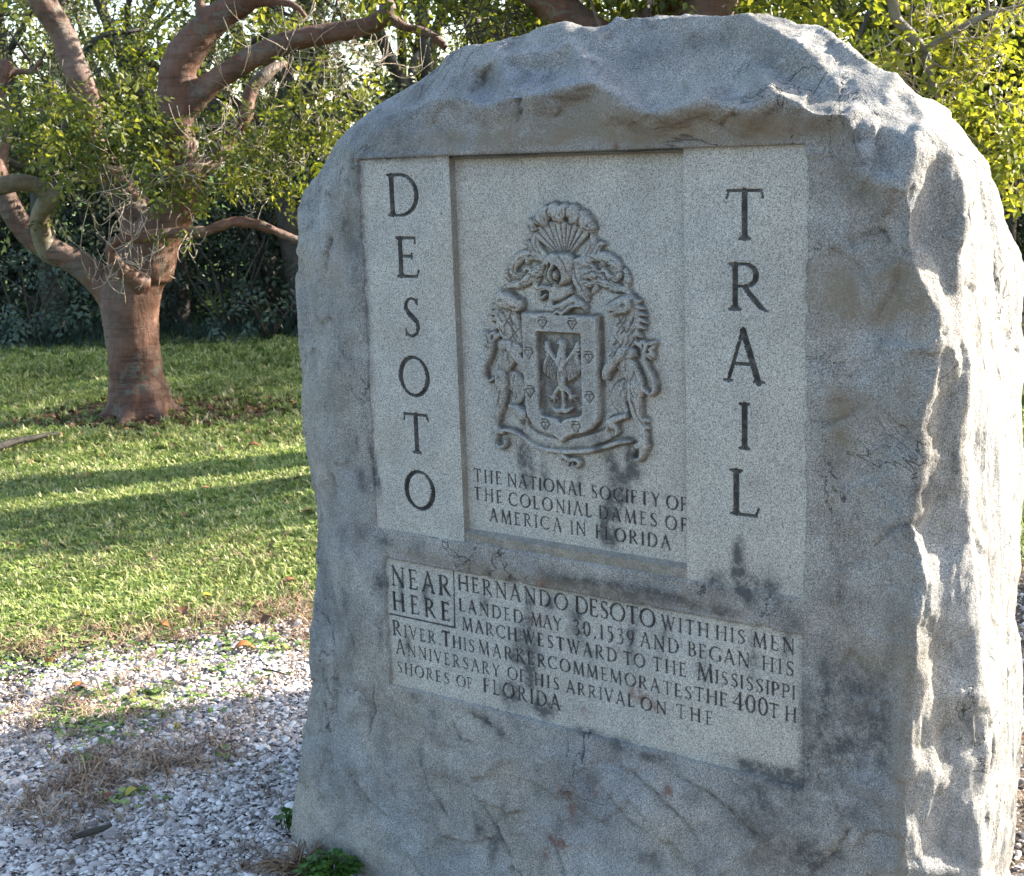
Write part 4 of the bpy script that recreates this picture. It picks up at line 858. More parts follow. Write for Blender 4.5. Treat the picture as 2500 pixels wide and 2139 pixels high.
# chisel work: veins and locks over the scrollwork
for mr in (False, True):
    for i in range(70):
        q = RNG.random(4); x = 330 + 260 * q[0]; y = 430 + 220 * q[1]; a = -.9 + 1.4 * q[2]; l = 14 + 24 * q[3]
        groove([(x, y), (x + l * math.cos(a) * .6 + 3, y + l * math.sin(a) * .6), (x + l * math.cos(a), y + l * math.sin(a) + 4)], 2.6, .0032, mr)
    for i in range(60):
        q = RNG.random(4); x = 285 + 130 * q[0]; y = 1000 + 440 * q[1]; a = 1.2 + .8 * q[2]; l = 16 + 26 * q[3]
        groove([(x, y), (x + l * math.cos(a), y + l * math.sin(a))], 2.4, .0022, mr)
for i in range(30):
    q = RNG.random(3); x = 500 + 370 * q[0]; y = 160 + 100 * abs(x - 685) / 185 + 50 * q[1]; groove([(x, y), (x + (x - 685) * .06, y - 16 - 10 * q[2])], 2.4, .0028)
# light smoothing so edges look tooled, not stamped
def blur(A, n=1):
    for _ in range(n):
        A = (np.roll(A, 1, 0) + np.roll(A, -1, 0) + 2 * A) / 4; A = (np.roll(A, 1, 1) + np.roll(A, -1, 1) + 2 * A) / 4
    return A
H = blur(H, 1) * 1.5; GRV = GRV * 1.5
HT = H + np.where(H > .0008, GRV, 0)
HT = HT + 0.0006 * np.where(H > .001, 1, 0) * RNG.standard_normal(H.shape) * .6
cav = np.clip((blur(HT, 30) - HT) / .0028 + .18, -1, 1.3)           # hollows of the carving darkened: grime plus painted shade to deepen the relief
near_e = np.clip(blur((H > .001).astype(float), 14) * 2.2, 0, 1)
DIRT_SHADE = np.clip(cav, 0, 1) * near_e

def sample(A, U, V):
    x = np.clip((U - UA) / RS, 0, NXR - 1.001); y = np.clip((V - VA) / RS, 0, NYR - 1.001); i = x.astype(int); j = y.astype(int); fx = x - i; fy = y - j
    return (A[j, i] * (1 - fx) + A[j, i + 1] * fx) * (1 - fy) + (A[j + 1, i] * (1 - fx) + A[j + 1, i + 1] * fx) * fy
def sample_id(A, U, V):
    return A[np.clip(((V - VA) / RS + .5).astype(int), 0, NYR - 1), np.clip(((U - UA) / RS + .5).astype(int), 0, NXR - 1)]
def relief_panel(name, rect, z0, use_arms, pname, fine=16, coarse=3, T=0.02, slope=False, mat=None):
    u0, v0, u1, v1 = rect; nx = max(1, round((u1 - u0) / T)); ny = max(1, round((v1 - v0) / T)); Tu, Tv = (u1 - u0) / nx, (v1 - v0) / ny
    field = CARV + (np.where(H > 0, HT, 0) if use_arms else 0); active = (np.abs(CARV) > 1e-5) | ((H > 1e-4) if use_arms else False)
    Vs, Fq, base = [], [], 0; UVs = []
    for j in range(ny):
        for i in range(nx):
            a, b = u0 + i * Tu, v0 + j * Tv
            i0, i1 = int((a - UA) / RS) - 1, int((a + Tu - UA) / RS) + 3; j0, j1 = int((b - VA) / RS) - 1, int((b + Tv - VA) / RS) + 3
            n = fine if active[max(j0, 0):j1, max(i0, 0):i1].any() else coarse
            g = np.linspace(0, 1, n + 1); U, V = np.meshgrid(a + g * Tu, b + g * Tv)
            UVs.append(np.stack([U.ravel(), V.ravel()], 1))
            id_ = np.arange((n + 1) ** 2).reshape(n + 1, n + 1) + base
            Fq.append(np.stack([id_[:-1, :-1], id_[:-1, 1:], id_[1:, 1:], id_[1:, :-1]], -1).reshape(-1, 4)); base += (n + 1) ** 2
    UV = np.concatenate(UVs); Fq = np.concatenate(Fq)
    key = np.round(UV / 1e-5).astype(np.int64); kk = key[:, 0] * 10000019 + key[:, 1]
    _, first, invx = np.unique(kk, return_index=True, return_inverse=True); UV = UV[first]; Fq = invx.reshape(-1)[Fq]
    U, V = UV[:, 0], UV[:, 1]; h = sample(field, U, V)
    P = np.stack([U, V, 0 * U], 1); W = z0 + h + .0004 * vnoise(P * 90, 3)
    st = grime(U, V) * 1.9 + .20 * (sample(near_e, U, V) if use_arms else 0) + 1.0 * sample(DIRT_SHADE, U, V) * (1 if use_arms else 0)
    st = st + (.30 * (sample_id(EID, U, V) == 4) if use_arms else 0)
    # grime that has settled inside the round letters and round the cuts
    lw = sample(LW, U, V); st = np.clip(st + lw, 0, 1.0)
    wm = warmth(U, V) * .7 + (.5 * sample(DIRT_SHADE, U, V) if use_arms else 0); rs = rusty(U, V) * 1.1
    if use_arms:   # streaks of brown under the carving's overhangs
        rs = rs + .35 * sample(DIRT_SHADE, U, V) * (fbm(P, 30, 3, 8) > .25)
    Pw = FP(U, V, W); fu, fv = U[Fq].mean(1), V[Fq].mean(1)
    gid = sample_id(GID, fu, fv); dep = h[Fq].mean(1); gid = np.where(dep < -.0003, gid, -1)
    eid = sample_id(EID, fu, fv) if use_arms else np.full(len(Fq), -1); eid = np.where((gid < 0) & (H[np.clip(((fv - VA) / RS + .5).astype(int), 0, NYR - 1), np.clip(((fu - UA) / RS + .5).astype(int), 0, NXR - 1)] > .0006), eid, -1)
    at_ = dict(stain=st, warm=np.clip(wm, 0, 1), rust=rs, pale=0 * U)
    def part(nm, mask, m, parent):
        f = Fq[mask]
        if not len(f): return None
        u, inv_ = np.unique(f, return_inverse=True)
        return mesh_np(nm, Pw[u], inv_.reshape(f.shape), m, parent, attrs={k: x[u] for k, x in at_.items()})
    root = part(name, (gid < 0) & (eid < 0), mat or M_DRESSED, stone)
    for g in np.unique(gid[gid >= 0]):
        part('letter' if g < NRULES else 'incised_line', gid == g, M_LETTER, root)
    if use_arms:
        arms = empty('coat_of_arms', (0, 0, 0)); arms.parent = stone
        for e in np.unique(eid[eid >= 0]): part(PARTS[e], eid == e, M_CARVED, arms)
    return root
NRULES = NLET - 2
ins_ = np.zeros((NYR, NXR))
LW = np.clip(blur((CARV < -.0003).astype(float), 14) * 1.9 - .30, 0, 1) * np.clip(.35 + fbm(np.stack([np.repeat(GU[None], NYR, 0).ravel(), np.repeat(GV[:, None], NXR, 1).ravel(), np.zeros(NXR * NYR)], 1), 9, 2, 33).reshape(NYR, NXR) * 2.0, 0.12, 1.0)
LW = LW * (GV[:, None] < .98)
relief_panel('left_lettered_strip', (.228, .828, .470, 1.604), 0.0, False, 'strip')
relief_panel('right_lettered_strip', (.979, .828, 1.217, 1.604), 0.0, False, 'strip')
relief_panel('arms_panel', (.468, .850, .981, 1.595), ZC, True, 'centre')
relief_panel('inscription_panel', (.243, .476, 1.216, .776), ZL, False, 'lower')
# the recess round the centre panel: chamfered reveals
def reveal(pts, name='panel_reveal'):
    V = FP([p[0] for p in pts], [p[1] for p in pts], [p[2] for p in pts]); n = len(pts)
    mesh_np(name, V, np.array([[0, 1, 2, 3]]), M_DRESSED, stone, False, dict(stain=np.full(n, .45), warm=np.full(n, .5), rust=np.zeros(n), pale=np.zeros(n)))
a, b, c, d = CEN; e = .0035
reveal([(a, b, 0), (a + e, b + e, ZC - .001), (a + e, d - e, ZC - .001), (a, d, 0)]); reveal([(c, b, 0), (c, d, 0), (c - e, d - e, ZC - .001), (c - e, b + e, ZC - .001)])
reveal([(a, b, 0.001), (c, b, 0.001), (c - e, b + 2 * e, ZC - .001), (a + e, b + 2 * e, ZC - .001)]); reveal([(a, d, .014), (a, d - e, ZC - .001), (c, d - e, ZC - .001), (c, d, .014)])
reveal([(a, b, 0.001), (a, b - .03, -.004), (c, b - .03, -.004), (c, b, .001)], 'panel_sill')
# ================================================================== VEGETATION
def rotz(v, a):
    c, s = math.cos(a), math.sin(a); return np.array([v[0] * c - v[1] * s, v[0] * s + v[1] * c, v[2]])
def rand_rot(n, tilt=1.0):
    "n random frames: leaf axis, leaf side, leaf normal"
    q = RNG.standard_normal((n, 4)); q /= np.linalg.norm(q, axis=1)[:, None]; a, b, c, d = q.T
    R = np.stack([1 - 2 * (c * c + d * d), 2 * (b * c - a * d), 2 * (b * d + a * c), 2 * (b * c + a * d), 1 - 2 * (b * b + d * d), 2 * (c * d - a * b),
                  2 * (b * d - a * c), 2 * (c * d + a * b), 1 - 2 * (b * b + c * c)], 1).reshape(-1, 3, 3)
    return R
def spray_template(nl=7, L=0.24, ll=0.07, lw=0.034, seg=2):
    "a pinnate leaf: leaflets in pairs along a drooping stalk. returns V, F(quads/tris), leaflet index"
    V, F, G = [], [], []
    for i in range(nl):
        t = (i + 1) / nl; s = 1 if i % 2 else -1
        if i == nl - 1: s = 0
        base = np.array([t * L, 0.0, -0.25 * L * t * t]); ang = math.radians(58 * s)
        dx = np.array([math.cos(ang), math.sin(ang), -0.35]); dx /= np.linalg.norm(dx)
        dy = np.array([-math.sin(ang), math.cos(ang), 0.0]); up = np.cross(dx, dy); k = ll * (0.75 + .35 * math.sin(math.pi * t)); q = lw * k / ll
        b = len(V)
        V += [base, base + dx * k * .45 + dy * q * .5 + up * q * .18, base + dx * k - up * q * .1, base + dx * k * .45 - dy * q * .5 + up * q * .18]
        F += [[b, b + 1, b + 2], [b, b + 2, b + 3]]; G += [i] * 4
    return np.array(V), np.array(F), np.array(G)
def leaf_template(ll=0.06, lw=0.035):
    V = np.array([[0, 0, 0], [ll * .45, lw * .5, lw * .15], [ll, 0, -lw * .1], [ll * .45, -lw * .5, lw * .15]]); return V, np.array([[0, 1, 2], [0, 2, 3]]), np.zeros(4, int)
def scatter(template, pts, scale=(0.8, 1.25), outward=None, droop=0.0):
    "copies of the template at pts; returns V, F, rnd"
    V, F, G = template; n = len(pts); R = rand_rot(n)
    if outward is not None:      # leaf axis leans outward and down
        ax = outward / (np.linalg.norm(outward, axis=1)[:, None] + 1e-9) + .9 * RNG.standard_normal((n, 3)); ax[:, 2] -= droop; ax /= np.linalg.norm(ax, axis=1)[:, None]
        up = np.array([0, 0, 1.0]) + .55 * RNG.standard_normal((n, 3)); sd = np.cross(up, ax); sd /= np.linalg.norm(sd, axis=1)[:, None] + 1e-9; R = np.stack([ax, sd, np.cross(ax, sd)], 2)
    s = RNG.uniform(*scale, n)
    X = np.einsum('nij,vj->nvi', R, V) * s[:, None, None] + pts[:, None, :]
    Fi = F[None] + (np.arange(n) * len(V))[:, None, None]
    ng = G.max() + 1; rnd = RNG.random((n, 1)) * .7 + RNG.random((n, ng)) * .3
    return X.reshape(-1, 3), Fi.reshape(-1, 3), rnd[:, G].reshape(-1)
def clumps(center, rad, n, shell=.55, sub=9, subr=.22):
    "points gathered in clumps through an ellipsoid, thinner inside; returns points and outward directions"
    c = RNG.standard_normal((max(1, n // sub), 3)); c /= np.linalg.norm(c, axis=1)[:, None]; c *= (shell + (1 - shell) * RNG.random((len(c), 1))) ** .7
    c = c[np.repeat(np.arange(len(c)), sub)] * np.array(rad)
    p = c + RNG.standard_normal(c.shape) * subr * np.array([1, 1, .7])
    return p + np.array(center), p / np.array(rad)
SPRAY = spray_template(); SPRAY5 = spray_template(5, .17, .075, .042); LEAF1 = leaf_template()

def resample(pts, rad, step=.06, n=4):
    q = smooth([tuple(p) + (r,) for p, r in zip(pts, rad)], n); return [np.array(a[:3]) for a in q], [max(a[3], .002) for a in q]
def tube3(pts, rad, sides=8, wob=.0, seed=0):
    "closed tapered tube along a polyline"
    pts = [np.asarray(p, float) for p in pts]; V, F = [], []; n = len(pts); prev = None
    for i, (p, r) in enumerate(zip(pts, rad)):
        d = _n((pts[min(i + 1, n - 1)] - pts[max(i - 1, 0)]) + 1e-9)
        a = np.cross(d, [0.13, 0.2, 1.0]) if prev is None else prev - d * (prev @ d)
        a = _n(a); prev = a; b = np.cross(d, a)
        for k in range(sides):
            t = 2 * math.pi * k / sides; V.append(p + (a * math.cos(t) + b * math.sin(t)) * r)
    V = np.array(V); F = [[i * sides + k, i * sides + (k + 1) % sides, (i + 1) * sides + (k + 1) % sides, (i + 1) * sides + k] for i in range(n - 1) for k in range(sides)]
    V = np.concatenate([V, [pts[0]], [pts[-1]]]); T = [[(k + 1) % sides, k, len(V) - 2, len(V) - 2] for k in range(sides)] + [[(n - 1) * sides + k, (n - 1) * sides + (k + 1) % sides, len(V) - 1, len(V) - 1] for k in range(sides)]
    return V, np.array(F), np.array(T)[:, :3]
def join_tubes(L, sides=8, n=4):
    Vs, Fs, Ts, b = [], [], [], 0
    for pts, rad in L:
        p, r = resample(pts, rad, n=n); V, F, T = tube3(p, r, sides); Vs.append(V); Fs.append(F + b); Ts.append(T + b); b += len(V)
    return np.concatenate(Vs), np.concatenate(Fs), np.concatenate(Ts)
def fused(name, L, voxel, mat, parent, amp=.012, sides=14):
    "limbs fused into one smooth body, with bark unevenness"
    V, F, T = join_tubes(L, sides, 5)
    me = bpy.data.meshes.new('tmp'); me.from_pydata([tuple(v) for v in V], [], [tuple(f) for f in F] + [tuple(t) for t in T]); me.update()
    o = bpy.data.objects.new('tmp', me); COL.objects.link(o); md = o.modifiers.new('r', 'REMESH'); md.mode = 'VOXEL'; md.voxel_size = voxel
    sm = o.modifiers.new('s', 'SMOOTH'); sm.iterations = 6; sm.factor = .5
    dg = bpy.context.evaluated_depsgraph_get(); em = o.evaluated_get(dg).to_mesh(); n = len(em.vertices)
    V = np.empty(n * 3, np.float32); em.vertices.foreach_get('co', V); V = V.reshape(-1, 3).astype(float); N = np.empty(n * 3, np.float32); em.vertices.foreach_get('normal', N); N = N.reshape(-1, 3)
    F = np.array([list(p.vertices) for p in em.polygons if len(p.vertices) == 4]); o.evaluated_get(dg).to_mesh_clear(); bpy.data.objects.remove(o)
    V = V + N * (amp * fbm(V * np.array([1, 1, .5]), 5, 3, 5) + amp * .45 * fbm(V * np.array([1, 1, 2.5]), 18, 4, 6))[:, None]
    return mesh_np(name, V, F, mat, parent)
def leaves_part(name, parent, chunks, mat):
    V = np.concatenate([c[0] for c in chunks]); r = np.concatenate([c[2] for c in chunks]); b = 0; F = []
    for c in chunks: F.append(c[1] + b); b += len(c[0])
    return mesh_np(name, V, np.concatenate(F), mat, parent, smooth=False, attrs=dict(rnd=r))
def twigs_from(starts, length, n, droop=.3, r=.004, spread=1.0):
    "thin crooked bare twigs, each forking once or twice"
    L = []
    for i in range(n):
        p = np.array(starts[RNG.integers(len(starts))], float) + RNG.standard_normal(3) * .03; d = _n(RNG.standard_normal(3) * spread + np.array([0, -.2, -droop])); l = length * RNG.uniform(.5, 1.2); pts = [p]; 
        for k in range(5):
            d = _n(d + RNG.standard_normal(3) * .35 + np.array([0, 0, .06 * (k - 1)])); pts.append(pts[-1] + d * l / 5)
        L.append((pts, [r, r * .9, r * .8, r * .7, r * .6, r * .5]))
        for f in range(RNG.integers(1, 4)):
            q = pts[RNG.integers(2, 5)]; e = _n(d + RNG.standard_normal(3) * .8); l2 = l * .35
            L.append(([q, q + e * l2 * .5, q + e * l2 * .8 + np.array([0, 0, .03]), q + e * l2 + np.array([0, 0, .06 * l2 / .1])], [r * .7, r * .6, r * .6, r * .7]))
    return L

# ---------------------------------------------------------------- the big gumbo limbo on the lawn
BT = empty('gumbo_limbo_tree', (TR[0], TR[1], 0))
tag(BT, 'red barked tree with thick leaning trunk and crooked limbs on the lawn', 'tree')
YT = TR[1]
def px(p, dy=0.0): return at(p[0], p[1], YT + dy)
mpp = YT / FPX                                              # metres per photo pixel at the tree
def limb(L): return ([px((a[0], a[1]), a[3] if len(a) > 3 else 0) for a in L], [a[2] * .5 * mpp for a in L])
trunk_l = [
 limb([(346, 1050, 165), (345, 1015, 150), (344, 985, 138), (335, 920, 130), (328, 850, 128), (322, 790, 134), (318, 740, 142), (330, 680, 140), (348, 640, 150)]),
 limb([(318, 780, 100), (285, 740, 80), (240, 680, 72), (170, 632, 66), (100, 594, 62), (46, 545, 56), (18, 494, 54), (0, 440, 50, .1), (-6, 380, 48, .2), (6, 300, 44, .3), (-5, 220, 44, .4), (15, 150, 40, .5)]),
 limb([(345, 660, 150), (370, 600, 135), (400, 553, 110), (435, 500, 96), (448, 440, 88), (440, 360, 82), (430, 290, 80), (428, 220, 84), (438, 160, 86), (470, 110, 84), (505, 70, 74), (545, 35, 66), (590, 5, 60), (640, -50, 52)]),
 limb([(432, 300, 78), (445, 268, 70), (476, 243, 60), (515, 205, 56), (553, 178, 54), (605, 147, 52), (651, 126, 52), (710, 101, 52), (760, 90, 50), (800, 83, 48), (850, 73, 46), (905, 62, 40), (940, 40, 40), (950, 20, 34), (930, -20, 30)]),
 limb([(925, 55, 34), (951, 48, 26), (990, 66, 22), (1028, 77, 22), (1067, 97, 22), (1090, 120, 18)]),
 limb([(350, 650, 120, .15), (345, 560, 100, .2), (320, 500, 84, .25), (270, 425, 76, .3), (225, 345, 66, .35), (218, 265, 62, .4), (200, 205, 64, .4), (178, 150, 66, .45), (150, 80, 66, .5), (115, 25, 68, .5), (85, -30, 66, .5)]),
 limb([(350, 700, 60, -.25), (300, 660, 40, -.35), (272, 625, 34, -.4), (278, 592, 30, -.42), (305, 581, 30, -.42), (345, 578, 30, -.4), (415, 570, 28, -.38), (494, 566, 27, -.36), (535, 552, 26, -.34), (575, 541, 27, -.32), (632, 549, 27, -.3), (691, 573, 26, -.25), (745, 598, 26, -.2), (800, 640, 22, -.1)]),
 limb([(485, 90, 30), (492, 40, 28), (484, -10, 26)]),
 limb([(470, 420, 60, .4), (520, 390, 44, .5), (560, 335, 38, .6), (600, 285, 34, .6), (612, 225, 34, .65), (650, 180, 30, .7), (700, 150, 22, .8)]),
 limb([(0, 200, 34, .5), (40, 176, 20, .5), (80, 172, 18, .5), (104, 140, 16, .5), (110, 110, 12, .5)]),
 limb([(560, 20, 34), (620, 6, 26), (690, 4, 20), (730, 22, 16), (750, 50, 12)]),
]
for a in range(6):                                          # root flare
    t = a * 1.05 + .3; b = np.array([TR[0], TR[1], 0]); dd = np.array([math.cos(t), math.sin(t), 0])
    trunk_l.append(([b + np.array([0, 0, .28]) + dd * .09 - [0, 0, .12], b + dd * .17 + np.array([0, 0, .035]), b + dd * .30 + np.array([0, 0, -.02]), b + dd * .55 + np.array([0, 0, -.06])], [.11, .06, .025, .01]))
fused('trunk', trunk_l, .016, M_GUMBO, BT, .014)
fb = [limb([(165, 640, 40, .02), (120, 618, 50, -.01), (103, 580, 48, -.06), (97, 540, 44, -.12), (104, 508, 42, -.18), (117, 486, 44, -.24), (103, 462, 42, -.28), (78, 450, 40, -.32), (40, 446, 40, -.38), (0, 455, 42, -.42), (-60, 470, 42, -.5)]), limb([(110, 500, 46, -.2), (128, 482, 40, -.26), (138, 470, 20, -.3)])]
fused('front_branch', fb, .014, M_GREENBARK, BT, .006)
stp = [px((x, y), d) for x, y, d in [(250, 480, -.5), (290, 450, -.5), (330, 470, -.5), (210, 500, -.5), (300, 400, -.4), (370, 440, -.4), (380, 520, -.45), (250, 410, -.4), (310, 500, -.5)]]
tw = twigs_from(stp, .55, 30, .1, .0030)
stp2 = [px((x, y), d) for x, y, d in [(330, 600, -.55), (400, 590, -.5), (380, 640, -.5), (300, 620, -.5), (450, 580, -.45), (240, 640, -.4)]]
tw += twigs_from(stp2, .30, 22, 1.1, .0030)
stp3 = [px((x, y), d) for x, y, d in [(600, 180, -.2), (700, 130, -.1), (760, 120, -.1), (550, 250, 0), (650, 300, 0), (690, 420, -.1), (500, 330, -.2), (850, 110, 0), (900, 160, .2), (780, 250, .2), (620, 440, 0), (140, 200, 0), (60, 330, 0), (150, 420, -.1)]]
tw += twigs_from(stp3, .42, 90, .1, .0030)
V_, F_, T_ = join_tubes(tw, 4, 2)
tag(mesh_np('bare_twigs', V_, [F_, T_], M_TWIG, BT), kind='stuff')
ch = []
for x, y, d, rx, rz, n in [(260, 300, -.5, .32, .18, 120), (330, 340, -.5, .24, .16, 95), (120, 330, -.4, .28, .26, 120), (60, 250, -.3, .22, .2, 60), (420, 420, -.5, .17, .12, 36), (480, 440, -.45, .20, .10, 30), (560, 400, .5, .22, .16, 50), (690, 350, -.1, .26, .26, 130), (740, 300, 0, .24, .24, 90),
                           (620, 290, .7, .25, .2, 50), (300, 180, .8, .4, .25, 60), (330, 80, .9, .4, .3, 50), (60, 90, .9, .3, .3, 50), (690, 0, .8, .4, .2, 40), (830, 210, .5, .3, .2, 60), (410, 340, -.4, .12, .14, 24), (200, 400, -.4, .28, .10, 36), (430, 545, -.5, .12, .06, 16), (90, 480, .1, .2, .2, 20), (620, 450, .4, .3, .14, 50)]:
    p, o_ = clumps(px((x, y), d), (rx, .35, rz), n, .2, 6, .09); ch.append(scatter(SPRAY5, p, (.42, .95), o_, .4))
leaves_part('crown', BT, ch, M_LEAF)
# the rest of its crown above the frame
ch = []
for k in range(12):
    a = k * .52; c = np.array([TR[0] + 1.7 * math.cos(a), TR[1] + 1.3 * math.sin(a) + .3, 3.6 + .5 * (k % 3)]); p, o_ = clumps(c, (.8, .8, .45), 110, .3, 8, .16); ch.append(scatter(SPRAY, p, (.9, 1.5), o_, .3))
leaves_part('upper_crown', BT, ch, M_LEAF)

# ---------------------------------------------------------------- generic trees
def make_tree(base, height, trunk_r, spread, mat_bark, mat_leaf, label, cat='tree', group=None, nleaf=500, lean=(0, 0), crown_z=.35, tmpl=SPRAY, name='woodland_tree', nl=5, leafscale=(.9, 1.6), subr=.22, clump_r=.42, fork=.35):
    base = np.array([base[0], base[1], 0.0]); t = empty(name, tuple(base)); tag(t, label, cat, group)
    L = []; tips = []
    top = base + np.array([lean[0], lean[1], height * fork])
    L.append(([base - [0, 0, .1], base + (top - base) * .3 + RNG.standard_normal(3) * .05, base + (top - base) * .7 + RNG.standard_normal(3) * .06, top], [trunk_r * 1.35, trunk_r, trunk_r * .9, trunk_r * .8]))
    for i in range(nl):
        a = 2 * math.pi * (i + RNG.random() * .6) / nl; d = np.array([math.cos(a) * spread, math.sin(a) * spread * .8, 0]); e = top + d * RNG.uniform(.55, 1.0) + np.array([0, 0, height * RNG.uniform(crown_z * .3, 1 - fork)])
        m1 = top + (e - top) * .4 + RNG.standard_normal(3) * .18; m2 = top + (e - top) * .72 + RNG.standard_normal(3) * .2
        L.append(([top - [0, 0, .1], m1, m2, e], [trunk_r * .6, trunk_r * .42, trunk_r * .28, trunk_r * .14])); tips += [m2, e, (m1 + m2) / 2]
        f = m1 + RNG.standard_normal(3) * .5 + [0, 0, .3]; L.append(([m1, (m1 + f) / 2 + RNG.standard_normal(3) * .06, f], [trunk_r * .3, trunk_r * .2, trunk_r * .1])); tips.append(f)
    V, F, T = join_tubes(L, 8, 3)
    mesh_np('trunk', V, [F, T], mat_bark, t)
    ch = []; per = max(4, nleaf // len(tips))
    for q in tips:
        p, o_ = clumps(q, (spread * clump_r, spread * clump_r, spread * clump_r * .7), per, .3, 7, subr); p[:, 2] = np.maximum(p[:, 2], .25); ch.append(scatter(tmpl, p, leafscale, o_, .3))
    leaves_part('crown', t, ch, mat_leaf)
    return t
# tree behind the stone: two red limbs and a pale trunk show over its top
t = empty('forked_red_tree', tuple(at(1650, 900, 8.2) * np.array([1, 1, 0]))); tag(t, 'red barked tree whose forked limbs show over the top of the stone', 'tree')
def l2(L, Y=8.2): return ([at(a[0], a[1], Y + (a[3] if len(a) > 3 else 0)) for a in L], [a[2] * .5 * Y / FPX for a in L])
b0 = at(1650, 900, 8.2); b0[2] = -.1
fused('trunk', [([b0, at(1640, 700, 8.2), at(1620, 400, 8.2), at(1600, 250, 8.2)], [.26, .22, .22, .24]), l2([(1600, 270, 130), (1500, 140, 110), (1400, 60, 98), (1330, -10, 95), (1240, -90, 90)]), l2([(1600, 260, 150), (1690, 120, 150), (1722, 30, 146), (1725, -60, 140), (1710, -200, 130)]),
                l2([(1640, 160, 60), (1560, 90, 60), (1600, 30, 80, .4), (1680, 10, 90, .4)]), l2([(1520, 150, 30, -.2), (1470, 75, 18, -.2), (1448, 20, 16, -.2), (1430, -40, 14, -.2)])], .018, M_GUMBO, t, .012)
ch = []
for x, y, d, n in [(1550, 30, .6, 60), (1480, 20, .7, 50), (1300, 60, .5, 60), (1240, 0, .4, 80), (1850, 0, .4, 70), (1800, -120, 0, 160), (1500, -150, 0, 200), (1250, -160, 0, 160), (1650, -260, 0, 200), (1950, -80, .3, 100), (1100, -100, .3, 120), (1950, -220, 0, 160), (1350, -320, 0, 200)]:
    p, o_ = clumps(at(x, y, 8.2 + d), (.5, .5, .28), n, .2, 7, .12); ch.append(scatter(SPRAY5, p, (.7, 1.2), o_, .4))
leaves_part('crown', t, ch, M_LEAF)
tag(mesh_np('bare_twigs', *(lambda q: (q[0], [q[1], q[2]]))(join_tubes(twigs_from([at(x, y, 8.4) for x, y in [(1180, 40), (1120, 20), (1060, 60), (1200, 80), (1260, 30)]], .6, 40, 0, .0045), 4, 2)), M_DARKBARK, t), kind='stuff')

# tree right of the stone, its limb hanging into the top right corner
t = empty('hanging_limb_tree', (3.7, 8.6, 0)); tag(t, 'tree with a bare forked limb hanging into the top right above the stone', 'tree')
Y7 = 7.2
def l3(L, Y=Y7): return ([at(a[0], a[1], Y + (a[3] if len(a) > 3 else 0)) for a in L], [a[2] * .5 * Y / FPX for a in L])
fused('trunk', [([np.array([3.7, 8.6, -.1]), np.array([3.65, 8.6, 1.2]), np.array([3.4, 8.4, 2.4]), np.array([2.9, 8.0, 3.4])], [.24, .19, .17, .12]), ([np.array([3.4, 8.4, 2.4]), np.array([3.8, 8.3, 3.4]), np.array([4.3, 8.1, 4.4])], [.15, .12, .06]),
                ([np.array([2.9, 8.0, 3.4]), np.array([2.5, 7.6, 3.3]), at(2160, -90, Y7), at(2178, 0, Y7)], [.11, .07, .04, .032]),
                l3([(2170, -40, 28), (2180, 10, 28), (2187, 45, 27), (2217, 78, 27), (2240, 105, 26), (2258, 130, 24), (2268, 180, 20), (2282, 221, 16), (2290, 250, 10)]), l3([(2255, 130, 20), (2290, 100, 16), (2338, 74, 16), (2404, 39, 15), (2450, 24, 12), (2520, 8, 10)]),
                l3([(2230, 90, 12, .1), (2222, 50, 10, .1), (2226, 10, 9, .1), (2215, -40, 8, .1)]), l3([(2262, 145, 12), (2300, 165, 9), (2340, 170, 6)]), l3([(2404, 39, 12), (2412, 10, 9), (2400, -30, 8)])], .011, M_GREENBARK, t, .004)
ch = []
for x, y, d, n in [(2150, 120, .3, 60), (2070, 60, .4, 60), (2200, 190, .2, 40), (2330, 220, .3, 70), (2420, 140, .3, 60), (2460, 260, .2, 80), (2440, 60, .4, 60), (2480, 420, .3, 60), (2360, 330, .5, 60), (2300, 40, .6, 60), (2490, 340, .1, 60)]:
    p, o_ = clumps(at(x, y, Y7 + d), (.3, .35, .22), n, .2, 6, .09); ch.append(scatter(SPRAY5, p, (.6, 1.0), o_, .4))
leaves_part('crown', t, ch, M_LEAFY)
ch = []
for c in [(3.2, 8.2, 3.5), (4.3, 8.2, 4.2), (3.8, 7.6, 3.9), (3.9, 9.0, 3.6), (4.9, 8.4, 3.8)]:
    p, o_ = clumps(np.array(c), (.7, .7, .35), 60, .2, 7, .12); ch.append(scatter(SPRAY, p, (.8, 1.4), o_, .3))
leaves_part('upper_crown', t, ch, M_LEAF)
tag(mesh_np('bare_twigs', *(lambda q: (q[0], [q[1], q[2]]))(join_tubes(twigs_from([at(x, y, Y7 + .1) for x, y in [(2240, 110), (2300, 90), (2400, 40), (2280, 210), (2350, 200), (2430, 120)]], .5, 40, .1, .003), 4, 2)), M_TWIG, t), kind='stuff')

